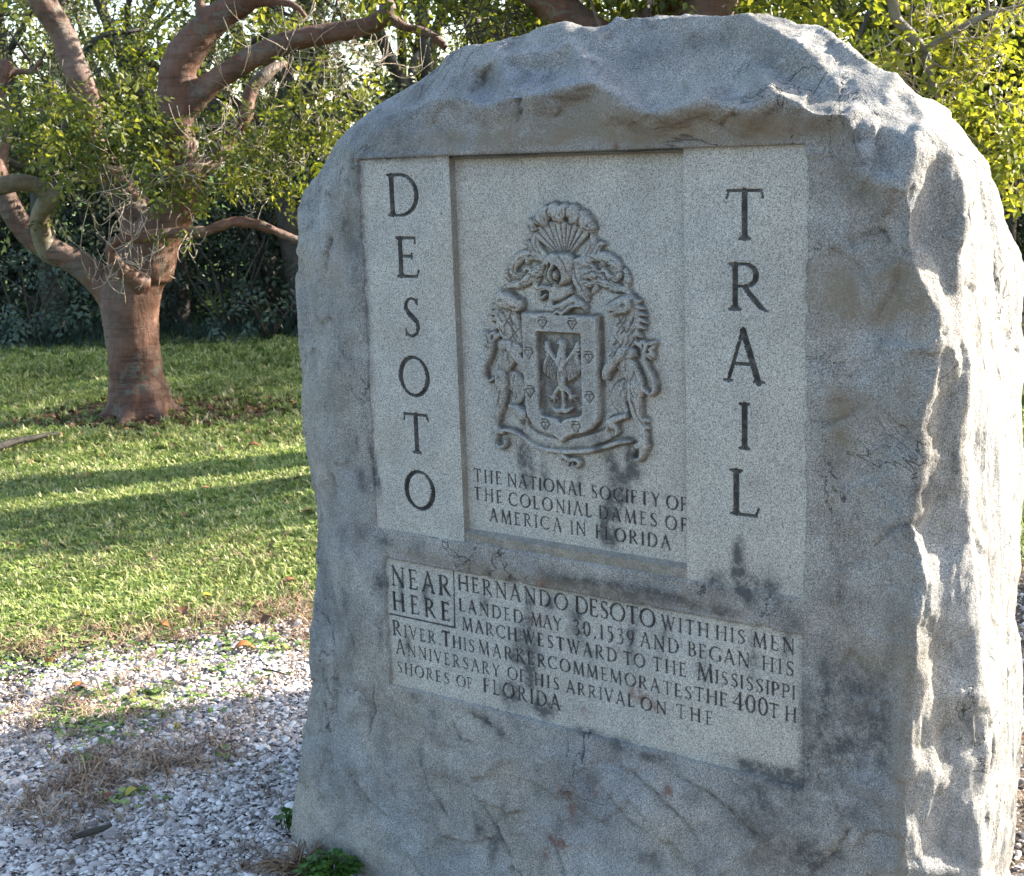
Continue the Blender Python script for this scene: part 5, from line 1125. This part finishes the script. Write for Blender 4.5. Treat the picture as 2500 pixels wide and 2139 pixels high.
# ---------------------------------------------------------------- the wood behind the lawn
K = 0
def xw(pxx, Y): return at(pxx, 800, Y)[0]
WL = 'leafy tree in the wood behind the lawn, its crown merging with its neighbours'
for pxx, Y, h, m, lab in [(-250, 13.6, 5.2, M_LEAFG, None), (120, 13.2, 5.0, M_LEAFG, 'grey green tree at the far left of the wood, behind the front branch'), (430, 13.9, 5.6, M_LEAFY, 'tree in the wood directly behind the big red tree'), (760, 13.2, 5.2, M_LEAFG, 'grey green tree at the wood edge beside the left shoulder of the stone'), (1080, 13.6, 5.4, M_LEAFY, 'yellow green tree in the wood just left of the top of the stone'), (1380, 14.2, 5.6, M_LEAFG, 'grey green tree behind the highest part of the stone'),
                          (1760, 14.0, 5.6, M_LEAFY, 'yellow green tree showing just right of the pale trunk above the stone'), (2080, 13.2, 5.2, M_LEAFY, 'bright yellow green tree in the wood right above the shoulder of the stone'), (2420, 13.4, 5.4, M_LEAF, 'green tree filling the right edge beyond the stone'), (2760, 13.2, 5.4, M_LEAF, None),
                          (-500, 14.6, 6.5, M_LEAF, None), (0, 16.0, 7.0, M_LEAFG, None), (300, 16.4, 7.0, M_LEAFG, None), (640, 16.0, 7.2, M_LEAF, None), (980, 16.6, 7.0, M_LEAFG, None), (1300, 16.4, 7.4, M_LEAF, None), (1700, 16.8, 7.4, M_LEAF, None), (2100, 16.4, 7.2, M_LEAFG, None), (2500, 16.4, 7.2, M_LEAF, None), (2900, 16.0, 7, M_LEAF, None)]:
    near = Y < 15
    make_tree((xw(pxx, Y), Y), h, .11 + .03 * RNG.random(), 1.5 if near else 2.0, M_DARKBARK, m, lab or WL, 'tree', 'trees in the wood behind the lawn', 1150 if near else 520, (RNG.uniform(-.3, .3), 0), .1, SPRAY, 'woodland_tree', 6, (.5, .95) if near else (1.1, 1.9), .20 if near else .3, .36, .30 if near else .25)
# undergrowth
def bush(pxx, Y, h, wd, m, label, group, n=160, name='bush', tmpl=SPRAY5):
    b = np.array([xw(pxx, Y), Y, 0.0]); t = empty(name, tuple(b)); tag(t, label, 'bush', group); L = []
    for i in range(7):
        a = RNG.uniform(0, 6.28); e = b + np.array([math.cos(a) * wd * .6, math.sin(a) * wd * .4, h * RNG.uniform(.6, 1)]); L.append(([b + [0, 0, -.03], (b + e) / 2 + RNG.standard_normal(3) * .06, e], [.02, .013, .006]))
    V, F, T = join_tubes(L, 5, 2); mesh_np('stem', V, [F, T], M_DARKBARK, t)
    p, o_ = clumps(b + [0, 0, h * .5], (wd, wd * .6, h * .55), n, .3, 7, .10); p[:, 2] = np.maximum(p[:, 2], .03); leaves_part('foliage', t, [scatter(tmpl, p, (.6, 1.15), o_, .1)], m)
for pxx, Y, h, wd, n in [(-150, 13.4, 1.5, .9, 260), (330, 13.6, 1.4, .8, 220), (560, 13.2, 1.3, .8, 220), (700, 13.5, 1.6, .8, 240), (880, 13.4, 1.5, .9, 220), (1150, 13.6, 1.5, .9, 150), (2350, 13.5, 1.5, .9, 180), (2620, 13.4, 1.5, .9, 180)]:
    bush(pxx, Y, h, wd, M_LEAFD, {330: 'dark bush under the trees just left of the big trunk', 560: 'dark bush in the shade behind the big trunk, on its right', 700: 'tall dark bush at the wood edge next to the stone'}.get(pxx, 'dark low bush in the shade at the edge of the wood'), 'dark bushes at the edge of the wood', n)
bush(85, 12.9, .95, .55, M_BRAMBLE, 'blue green bush at the edge of the wood, far left below the front branch', None, 230)
bush(650, 12.7, .45, .5, M_BRAMBLE, 'low pale sprawling shrub at the wood edge beside the stone', None, 60, 'sprawling_shrub')
ch = []
for k in range(34):
    x = -7.5 + 15 * k / 33; p, o_ = clumps(np.array([x, 15.0 + .5 * RNG.random(), .75]), (.6, .5, .8), 100, .1, 8, .25); p[:, 2] = np.abs(p[:, 2]); ch.append(scatter(SPRAY, p, (1.3, 2.0), o_, .2))
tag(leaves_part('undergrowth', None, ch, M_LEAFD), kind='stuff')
# dense dark interior of the wood
ch = []
for k in range(26):
    x = -9 + 18 * k / 25; p, o_ = clumps(np.array([x, 18.2 + RNG.random(), 1.2]), (1.1, .8, 1.5), 110, .1, 8, .35); p[:, 2] = np.abs(p[:, 2]); ch.append(scatter(SPRAY, p, (2.4, 3.6), o_, .2))
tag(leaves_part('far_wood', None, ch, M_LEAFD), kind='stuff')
# a thick trunk out of frame to the right: its shade lies over the gravel in front of the stone
t = make_tree((4.6, 5.36), 6.4, .50, 1.6, M_GUMBO, M_LEAF, 'huge trunked tree off to the right whose shade reaches across the gravel', 'tree', None, 360, (.15, .3), .3, SPRAY, 'shade_tree', 6, (1.2, 2.0), .3, .40, .60)
lb = join_tubes([([np.array([4.6, 5.3, 2.9]), np.array([5.0, 4.9, 3.1]), np.array([5.5, 4.6, 3.1]), np.array([6.2, 4.7, 3.3])], [.09, .06, .04, .015])], 8, 3)
mesh_np('low_branch', lb[0], [lb[1], lb[2]], M_GUMBO, t)
ch = []
for c, n in [((5.5, 4.55, 3.0), 26), ((6.1, 4.75, 3.35), 26), ((5.1, 4.3, 2.55), 18), ((5.8, 4.2, 2.3), 12), ((4.9, 4.6, 2.0), 8)]:
    p, o_ = clumps(np.array(c), (.35, .35, .25), n, .2, 6, .12); ch.append(scatter(SPRAY, p, (.9, 1.5), o_, .3))
leaves_part('low_foliage', t, ch, M_LEAF)
# trees off to the right that throw the dappled shade
SL = 'broad tree standing off to the right that shades the lawn'
for x, y, h, sp, n in [(5.0, 12.9, 5.2, 1.9, 900), (7.2, 13.4, 6.0, 2.2, 1100), (9.6, 14.2, 6.6, 2.4, 900), (3.9, 13.9, 5.0, 1.8, 900)]:
    make_tree((x, y), h, .16, sp, M_GUMBO, M_LEAF, SL, 'tree', 'trees off to the right', n, (0, 0), .2, SPRAY, 'shade_tree', 5, (1.2, 2.0), .3, .40, .4)
# ================================================================== GROUND COVER (uncountable: instanced)
def source(name, V, F, mat):
    me = bpy.data.meshes.new(name); me.from_pydata([tuple(v) for v in V], [], [tuple(f) for f in F]); me.update(); me.materials.append(mat)
    for p in me.polygons: p.use_smooth = True
    o = bpy.data.objects.new(name, me); return o
def cover(name, sources, pos, rot, scl, idx):
    "one object whose points each carry one of the source meshes"
    me = bpy.data.meshes.new(name); n = len(pos); me.vertices.add(n); me.vertices.foreach_set('co', np.asarray(pos, np.float32).ravel())
    a = me.attributes.new('rot', 'FLOAT_VECTOR', 'POINT'); a.data.foreach_set('vector', np.asarray(rot, np.float32).ravel())
    a = me.attributes.new('scl', 'FLOAT_VECTOR', 'POINT'); a.data.foreach_set('vector', np.asarray(scl, np.float32).ravel())
    a = me.attributes.new('pick', 'INT', 'POINT'); a.data.foreach_set('value', np.asarray(idx, np.int32))
    o = bpy.data.objects.new(name, me); COL.objects.link(o); tag(o, kind='stuff')
    c = bpy.data.collections.new(name + '_pieces')
    for s in sources: c.objects.link(s)
    g = bpy.data.node_groups.new(name, 'GeometryNodeTree'); g.interface.new_socket('Geometry', in_out='INPUT', socket_type='NodeSocketGeometry'); g.interface.new_socket('Geometry', in_out='OUTPUT', socket_type='NodeSocketGeometry')
    N = g.nodes; gi, go = N.new('NodeGroupInput'), N.new('NodeGroupOutput'); ip = N.new('GeometryNodeInstanceOnPoints'); ci = N.new('GeometryNodeCollectionInfo')
    ci.inputs['Collection'].default_value = c; ci.inputs['Separate Children'].default_value = True; ci.inputs['Reset Children'].default_value = True
    def na(nm, dt):
        k = N.new('GeometryNodeInputNamedAttribute'); k.data_type = dt; k.inputs['Name'].default_value = nm; return k.outputs['Attribute']
    g.links.new(gi.outputs[0], ip.inputs['Points']); g.links.new(ci.outputs[0], ip.inputs['Instance']); ip.inputs['Pick Instance'].default_value = True
    g.links.new(na('pick', 'INT'), ip.inputs['Instance Index']); g.links.new(na('rot', 'FLOAT_VECTOR'), ip.inputs['Rotation']); g.links.new(na('scl', 'FLOAT_VECTOR'), ip.inputs['Scale']); g.links.new(ip.outputs[0], go.inputs[0])
    m = o.modifiers.new('cover', 'NODES'); m.node_group = g
    return o
def field(n, x0, x1, y0, y1):
    return RNG.uniform(x0, x1, n), RNG.uniform(y0, y1, n)
# --- grass tufts: a handful of blades, wide soft ones
def tuft(k, h, wd, nb, lean):
    V, F = [], []
    for i in range(nb):
        a = RNG.uniform(0, 6.28); r = RNG.uniform(0, .018); b = np.array([math.cos(a) * r, math.sin(a) * r, 0]); a2 = RNG.uniform(0, 6.28); d = np.array([math.cos(a2), math.sin(a2), 0]); s = np.array([-d[1], d[0], 0]) * wd * RNG.uniform(.7, 1.3) * .5; hh = h * RNG.uniform(.5, 1.15); l = lean * RNG.uniform(.3, 1.3)
        q = len(V); V += [b - s, b + s, b + d * hh * l * .45 + [0, 0, hh * .6] + s * .9, b + d * hh * l * .45 + [0, 0, hh * .6] - s * .9, b + d * hh * l + [0, 0, hh * (1 - .25 * l)]]; F += [[q, q + 1, q + 2, q + 3], [q + 3, q + 2, q + 4]]
    return V, F
tufts = [source('grass_tuft', *tuft(k, .030, .0048, 9, 1.1), M_GRASS) for k in range(5)]
P = []
for n, b in [(52000, (-3.2, .4, 4.3, 7.5)), (26000, (-4.6, .6, 7.5, 10.5)), (15000, (-6, .6, 10.5, 13.4)), (16000, (.9, 4.0, 3.2, 8)), (9000, (.6, 6.0, 8, 13))]:
    x, y = field(n, *b); g = gravel_mask(x, y); m = mulch_mask(x, y); q = np.stack([x, y, 0 * x], 1)
    keep = (RNG.random(n) > np.clip(g * 1.25, 0, 1) ** .8) & (RNG.random(n) > m * .85) & (RNG.random(n) > .35 * sstep(.1, .5, fbm(q, 2.0, 3, 99)))
    x, y = x[keep], y[keep]; far = sstep(7, 11, y); s = RNG.uniform(.65, 1.35, len(x)) * (1 + .6 * far); P.append((x, y, s))
x, y, s = [np.concatenate([p[i] for p in P]) for i in range(3)]
cover('lawn_grass', tufts, np.stack([x, y, gz(x, y)], 1), np.stack([RNG.normal(0, .15, len(x)), RNG.normal(0, .15, len(x)), RNG.uniform(0, 6.28, len(x))], 1), np.stack([s, s, s * RNG.uniform(.7, 1.2, len(x))], 1), RNG.integers(0, 5, len(x)))
# --- tall grass at the foot of the wood
tall = [source('tall_grass', *tuft(k, .22, .007, 12, .9), M_BRAMBLE) for k in range(3)]
x, y = field(2600, -6, 6, 12.3, 13.6); s = RNG.uniform(.5, 1.2, len(x)) * (.4 + .6 * sstep(12.3, 13.0, y))
cover('tall_grass', tall, np.stack([x, y, gz(x, y)], 1), np.stack([0 * x, 0 * x, RNG.uniform(0, 6.28, len(x))], 1), np.stack([s, s, s], 1), RNG.integers(0, 3, len(x)))
# --- shell chips
def chip(k):
    n = 7; V = []; e = RNG.uniform(.5, .95); c = RNG.uniform(.1, .35)
    for i in range(n):
        a = 2 * math.pi * i / n; r = RNG.uniform(.8, 1.1); V.append([math.cos(a) * r, math.sin(a) * r * e, 0])
    V = np.array(V); top = V * .72 + [0, 0, c]; V = np.concatenate([V - [0, 0, .06], top]); F = [[i, (i + 1) % n, n + (i + 1) % n, n + i] for i in range(n)] + [list(range(n, 2 * n))]
    return V * .0095, F
chips = [source('shell_chip', *chip(k), M_SHELL) for k in range(9)]
P = []
for n, b in [(60000, (-1.55, -.2, 2.75, 4.5)), (26000, (-2.2, .5, 4.5, 5.7)), (9000, (-2.2, -1.5, 2.5, 4.5)), (9000, (1.0, 2.0, 2.6, 5.4)), (9000, (-.4, 1.4, 1.6, 3.0)), (5000, (-2.0, -.4, 1.6, 2.75)), (12000, (-.3, 1.1, 3.0, 5.2))]:
    x, y = field(n, *b); g = gravel_mask(x, y); q = np.stack([x, y, 0 * x], 1); keep = (RNG.random(n) < g * 1.1); x, y = x[keep], y[keep]
    s = .74 * np.exp(RNG.normal(0, .42, len(x))); P.append((x, y, s))
x, y, s = [np.concatenate([p[i] for p in P]) for i in range(3)]; z = gz(x, y) + RNG.uniform(-.002, .010, len(x))
cover('shell_gravel', chips, np.stack([x, y, z], 1), np.stack([RNG.normal(0, .38, len(x)), RNG.normal(0, .38, len(x)), RNG.uniform(0, 6.28, len(x))], 1), np.stack([s, s, s * RNG.uniform(.6, 1.3, len(x))], 1), RNG.integers(0, 9, len(x)))
# --- dry straw over the gravel and its edge
def straw(k):
    V, F = [], []
    for i in range(8):
        a = RNG.uniform(0, 6.28); d = np.array([math.cos(a), math.sin(a), 0]); s = np.array([-d[1], d[0], 0]) * .0014; b = RNG.normal(0, .012, 3); b[2] = RNG.uniform(.003, .014); l = RNG.uniform(.03, .075); q = len(V); hz = RNG.uniform(.0, .02)
        V += [b - s, b + s, b + d * l * .5 + s + [0, 0, hz], b + d * l * .5 - s + [0, 0, hz], b + d * l + [0, 0, hz * .3]]; F += [[q, q + 1, q + 2, q + 3], [q + 3, q + 2, q + 4]]
    return V, F
straws = [source('dry_straw', *straw(k), M_STRAW) for k in range(6)]
def straw_density(x, y):
    q = np.stack([x, y, 0 * x], 1); g = gravel_mask(x, y); e = 4 * g * (1 - g); d = .75 * e
    d += .55 * sstep(.0, .45, fbm(q, 1.7, 4, 131)) * sstep(4.0, 4.7, y) * g
    for cx_, cy_, r, a in [(-1.03, 3.62, .20, .75), (-.92, 3.95, .12, .25), (-1.25, 3.45, .2, .7), (-.78, 4.1, .10, .3), (-1.1, 3.2, .12, .35), (-.60, 3.02, .08, 1.0), (-.55, 2.98, .06, 1.0), (-1.3, 4.1, .3, .5), (1.2, 3.4, .25, .5)]:
        d += a * np.exp(-((x - cx_) ** 2 + (y - cy_) ** 2) / r ** 2) * (.5 + sstep(-.2, .3, fbm(q, 6, 3, 7)))
    d += .10 * (1 - g) * sstep(.1, .4, fbm(q, 2.3, 3, 55))
    return np.clip(d, 0, 1)
x, y = field(52000, -2.2, .5, 2.6, 6.2); k = RNG.random(len(x)) < straw_density(x, y) * .30; x, y = x[k], y[k]; x2, y2 = field(8000, 1.0, 2.6, 2.6, 6.2); k = RNG.random(len(x2)) < straw_density(x2, y2) * .6; x = np.concatenate([x, x2[k]]); y = np.concatenate([y, y2[k]])
s = RNG.uniform(.6, 1.3, len(x)); cover('dry_straw', straws, np.stack([x, y, gz(x, y) + .005], 1), np.stack([RNG.normal(0, .15, len(x)), RNG.normal(0, .15, len(x)), RNG.uniform(0, 6.28, len(x))], 1), np.stack([s, s, s], 1), RNG.integers(0, 6, len(x)))
# --- clover and small weeds in the grass and in patches on the gravel
def clover(k, r=.0048):
    V, F = [], []
    for j in range(4):
        c = RNG.normal(0, .014, 3); c[2] = RNG.uniform(.010, .026); tl = RNG.normal(0, .3, 2)
        for i in range(3):
            a = 2.09 * i + RNG.uniform(0, 1); m = c + np.array([math.cos(a), math.sin(a), 0]) * r * .9; q = len(V)
            for t in range(5):
                b = a + (t - 2) * 1.15; V.append(m + np.array([math.cos(b), math.sin(b), 0]) * r + [0, 0, math.cos(b) * r * tl[0] + math.sin(b) * r * tl[1]])
            F.append([q, q + 1, q + 2, q + 3, q + 4])
    return V, F
def clovermat():
    t = NT('clover'); c = t.ramp(t.objrand(), [(0, (0.06, 0.11, 0.02)), (.5, (0.13, 0.20, 0.04)), (1, (0.25, 0.31, 0.09))]); return t.fin(c, .5, None, .3)
MC = clovermat(); clovers = [source('clover', *clover(k), MC) for k in range(4)]
def clover_density(x, y):
    q = np.stack([x, y, 0 * x], 1); g = gravel_mask(x, y); d = .50 * (1 - g) * sstep(-.25, .35, fbm(q, 1.5, 4, 171)) * (1 - sstep(5.6, 7.2, y)) + .16 * (1 - g) * (1 - sstep(7, 9, y))
    for cx_, cy_, r, a in [(-1.28, 4.02, .16, 1.0), (-1.13, 4.06, .12, 1.0), (-1.2, 3.93, .13, .9), (-1.52, 4.55, .22, 1.0), (-.98, 4.30, .10, .5), (-.80, 3.62, .045, .8), (-1.02, 3.42, .05, .8), (-.95, 4.55, .13, .7), (-.66, 3.55, .03, .5), (-.70, 4.62, .2, .4), (-1.33, 3.10, .05, .7), (-1.2, 3.70, .05, .6)]:
        d += a * np.exp(-((x - cx_) ** 2 + (y - cy_) ** 2) / r ** 2)
    return np.clip(d, 0, 1)
x, y = field(60000, -3.0, .5, 2.8, 8.0); k = RNG.random(len(x)) < clover_density(x, y) * .38; x, y = x[k], y[k]; x2, y2 = field(9000, .9, 3, 4.2, 8); k = RNG.random(len(x2)) < clover_density(x2, y2) * .5; x = np.concatenate([x, x2[k]]); y = np.concatenate([y, y2[k]])
s = RNG.uniform(.7, 1.4, len(x)); cover('clover_cover', clovers, np.stack([x, y, gz(x, y)], 1), np.stack([0 * x, 0 * x, RNG.uniform(0, 6.28, len(x))], 1), np.stack([s, s, s], 1), RNG.integers(0, 4, len(x)))
# --- dead leaves
def dleaf(L=.05, w_=.022, c=.012):
    V, F = [], []; n = 5
    for i in range(n + 1):
        t = i / n; ww = w_ * math.sin(math.pi * min(.97, t * .95 + .03)) ** .7; z = c * math.sin(math.pi * t)
        V += [[t * L, -ww, z + ww * .35], [t * L, 0, z], [t * L, ww, z + ww * .5]]
    for i in range(n):
        a = i * 3; F += [[a, a + 3, a + 4, a + 1], [a + 1, a + 4, a + 5, a + 2]]
    return V, F
dl = [source('dead_leaf', *dleaf(.045 * RNG.uniform(.7, 1.2), .016, RNG.uniform(-.006, .014)), M_LITTER) for k in range(4)]
x, y = field(2600, -3.4, .4, 3.2, 9.5); g = gravel_mask(x, y); m = mulch_mask(x, y); k = RNG.random(len(x)) < .6 * np.clip(.75 * 4 * g * (1 - g) + .20 + m, 0, 1) * np.where(y < 4.1, .25, 1); x, y = x[k], y[k]
x2, y2 = field(260, 1.0, 3, 3, 7); x = np.concatenate([x, x2]); y = np.concatenate([y, y2])
xm, ym = TR[0] + RNG.normal(0, .75, 700), TR[1] + RNG.normal(0, .42, 700); x = np.concatenate([x, xm]); y = np.concatenate([y, ym]); s = RNG.uniform(.5, 1.2, len(x))
cover('leaf_litter', dl, np.stack([x, y, gz(x, y) + .012], 1), np.stack([RNG.normal(0, .35, len(x)), RNG.normal(0, .35, len(x)), RNG.uniform(0, 6.28, len(x))], 1), np.stack([s, s, s], 1), RNG.integers(0, 4, len(x)))

# ================================================================== SINGLE THINGS ON THE GROUND
def single(name, V, F, mat, label, cat, pos, rz=0, s=1, group=None, tilt=0):
    V = np.array(V) * s; c_, s_ = math.cos(rz), math.sin(rz); R = np.array([[c_, -s_, 0], [s_, c_, 0], [0, 0, 1]]); Vw = V @ R.T + np.array(pos)
    me = bpy.data.meshes.new(name); me.from_pydata([tuple(v) for v in (Vw - np.array(pos))], [], [tuple(f) for f in F]); me.update(); me.materials.append(mat)
    for p in me.polygons: p.use_smooth = True
    o = bpy.data.objects.new(name, me); COL.objects.link(o); o.location = tuple(pos); tag(o, label, cat, group); return o
def solid_leaf(L, w_, c):
    V, F = dleaf(L, w_, c); n = len(V); V2 = [[a, b, z - .0012] for a, b, z in V]; F2 = [[q + n for q in reversed(f)] for f in F]; return V + V2, F + F2
def leafmat1(nm, c):
    t = NT(nm); return t.fin(t.mix(c, (c[0] * .5, c[1] * .5, c[2] * .5), t.noise(90, 3, .6)), .6, None, .3)
ML1, ML2, ML3 = leafmat1('orange_leaf', (.42, .15, .04)), leafmat1('yellow_leaf', (.42, .36, .05)), leafmat1('brown_leaf', (.22, .09, .045))
for lab, pxx, pyy, L, m, rz in [('curled orange dead leaf on the sunlit gravel near the stone', 568, 1590, .075, ML1, .2), ('yellow green fallen leaf where grass meets gravel', 485, 1466, .055, ML2, .4), ('yellow leaf curled on the shaded gravel, bottom left', 305, 1937, .045, ML2, .9),
                               ('brown leaf lying beside the yellow leaf on the shaded gravel', 268, 1943, .04, ML3, 2.2), ('small yellow leaf beside dry straw on the shaded gravel', 428, 1778, .035, ML2, 1.4), ('orange leaf lying on the sunlit gravel at far left', 165, 1682, .06, ML1, .1),
                               ('long orange leaf on the bright straw left of the clover patch', 385, 1530, .05, ML1, -.4), ('brown red leaf in the lawn left of the stone', 600, 1092, .09, ML3, .1), ('small orange leaf on the sunlit lawn', 212, 1162, .05, ML1, 1.2), ('red brown curled leaf at the grass edge beside the stone', 690, 1425, .06, ML3, .5)]:
    q = ground(pxx, pyy); V, F = solid_leaf(L, L * .28, L * .22); single('fallen_leaf', V, F, m, lab, 'leaf', (q[0], q[1], float(gz(q[0], q[1])[0]) + .016), rz)
def stick(name, pts, r, label, cat, mat=M_DARKBARK):
    P_ = [ground(*p) + np.array([0, 0, h]) for *p, h in pts]; p2, r2 = resample(P_, r if isinstance(r, list) else [r] * len(P_), n=4); V, F, T = tube3(p2, r2, 7)
    o = mesh_np(name, V, [F, T], mat, None, loc=tuple(P_[0])); tag(o, label, cat)
stick('twig', [(180, 2062, .018), (215, 2050, .018), (250, 2042, .02), (275, 2034, .022)], [.006, .009, .008, .004], 'dark broken twig lying on the shaded gravel at the bottom left', 'twig')
stick('twig', [(642, 1646, .016), (672, 1652, .018), (708, 1661, .016)], [.0035, .003, .002], 'thin brown twig on the sunlit gravel beside the stone', 'twig')
stick('fallen_branch', [(-60, 1110, .01), (0, 1096, .015), (40, 1086, .02), (79, 1078, .02), (115, 1070, .02), (154, 1064, .012)], [.026, .025, .022, .018, .014, .008], 'grey fallen branch on the lawn at the left edge, in front of the big tree', 'branch', M_DARKBARK)
stick('twig', [(220, 1672, .02), (238, 1680, .03), (246, 1700, .02)], [.006, .006, .004], 'pale curved bark sliver standing by the clover patch', 'twig', M_TWIG)
# clover plant growing at the stone's foot, and dry grass beside it
def plant(name, label, cx, cy, R_, h, n, leafr, mat):
    b = ground(cx, cy); t = empty(name, (b[0], b[1], 0)); tag(t, label, 'plant'); V, F, rn, L = [], [], [], []
    for i in range(n):
        a = RNG.uniform(0, 6.28); rr = R_ * math.sqrt(RNG.random()); base = b + np.array([math.cos(a) * rr * .6, math.sin(a) * rr * .35, 0]); z = h * (1 - (rr / R_) ** 2 * .6) * RNG.uniform(.65, 1.1); c = b + np.array([math.cos(a) * rr, math.sin(a) * rr * .6, z]); L.append(([base, (base + c) / 2 + [0, 0, .01], c], [.0014, .0011, .0009])); tl = RNG.normal(0, .35, 2); rv = RNG.random()
        for j in range(3):
            b_ = 2.09 * j + a; m = c + np.array([math.cos(b_), math.sin(b_), 0]) * leafr; q = len(V)
            V.append(m + [0, 0, -.15 * leafr])
            for k in range(7):
                g = b_ + 2 * math.pi * k / 7; V.append(m + np.array([math.cos(g), math.sin(g), 0]) * leafr * 1.0 + [0, 0, leafr * (math.cos(g) * tl[0] + math.sin(g) * tl[1])])
            F += [[q, q + 1 + k, q + 1 + (k + 1) % 7] for k in range(7)]; rn += [rv] * 8
    V2, F2, T2 = join_tubes(L, 4, 2); mesh_np('stem', V2, [F2, T2], M_CLOVER, t, attrs=dict(rnd=np.full(len(V2), .8))); mesh_np('foliage', np.array(V), np.array(F), mat, t, attrs=dict(rnd=rn))
plant('clover_plant', 'dark green clover plant growing against the foot of the stone', 806, 2146, .072, .065, 80, .0068, M_CLOVER)
plant('clover_plant', 'small green weed growing against the left edge of the stone', 702, 2022, .03, .05, 14, .007, M_CLOVER)
def dry_tuft(label, cx, cy, n, l):
    b = ground(cx, cy); L = []
    for i in range(n):
        a = RNG.uniform(0, 6.28); s0 = b + RNG.normal(0, .02, 3) * [1, 1, 0]; d = np.array([math.cos(a), math.sin(a) * .7, RNG.uniform(.1, .9)]); d = _n(d); k = l * RNG.uniform(.5, 1.1)
        L.append(([s0, s0 + d * k * .5, s0 + d * k + [0, 0, -.5 * k * abs(d[0])]], [.0012, .001, .0006]))
    V, F, T = join_tubes(L, 4, 2); tag(mesh_np('dry_grass', V, [F, T], M_STRAW, None, loc=tuple(b)), label, 'grass')
dry_tuft('tuft of dry brown grass at the left foot of the stone', 722, 2120, 90, .085)

# ================================================================== board fence glimpsed at the right edge
q = ground(2500, 905); fe = empty('board_fence', (q[0], q[1], 0)); tag(fe, 'weathered brown board fence glimpsed past the right edge of the stone', 'fence')
def box(name, c, d, parent, mat, rz=0):
    x, y, z = [k / 2 for k in d]; V = np.array([[sx * x, sy * y, sz * z] for sx in (-1, 1) for sy in (-1, 1) for sz in (-1, 1)]); cr, sr = math.cos(rz), math.sin(rz); V = V @ np.array([[cr, sr, 0], [-sr, cr, 0], [0, 0, 1]]) + np.array(c)
    return mesh_np(name, V, np.array([[0, 1, 3, 2], [4, 6, 7, 5], [0, 4, 5, 1], [2, 3, 7, 6], [0, 2, 6, 4], [1, 5, 7, 3]]), mat, parent, False)
Yf = 9.4; zt = lambda yy: at(2490, yy, Yf)[2]; x0 = at(2484, 800, Yf)[0]
for a, b in [(722, 741), (750, 762), (770, 790), (797, 818)]:
    box('board', (x0 + 1.2, Yf, (zt(a) + zt(b)) / 2), (2.4, .035, abs(zt(a) - zt(b))), fe, M_BOARD)
for k in (0.25, 1.3, 2.35): box('post', (x0 + k, Yf + .06, .42), (.09, .08, .9), fe, M_BOARD)
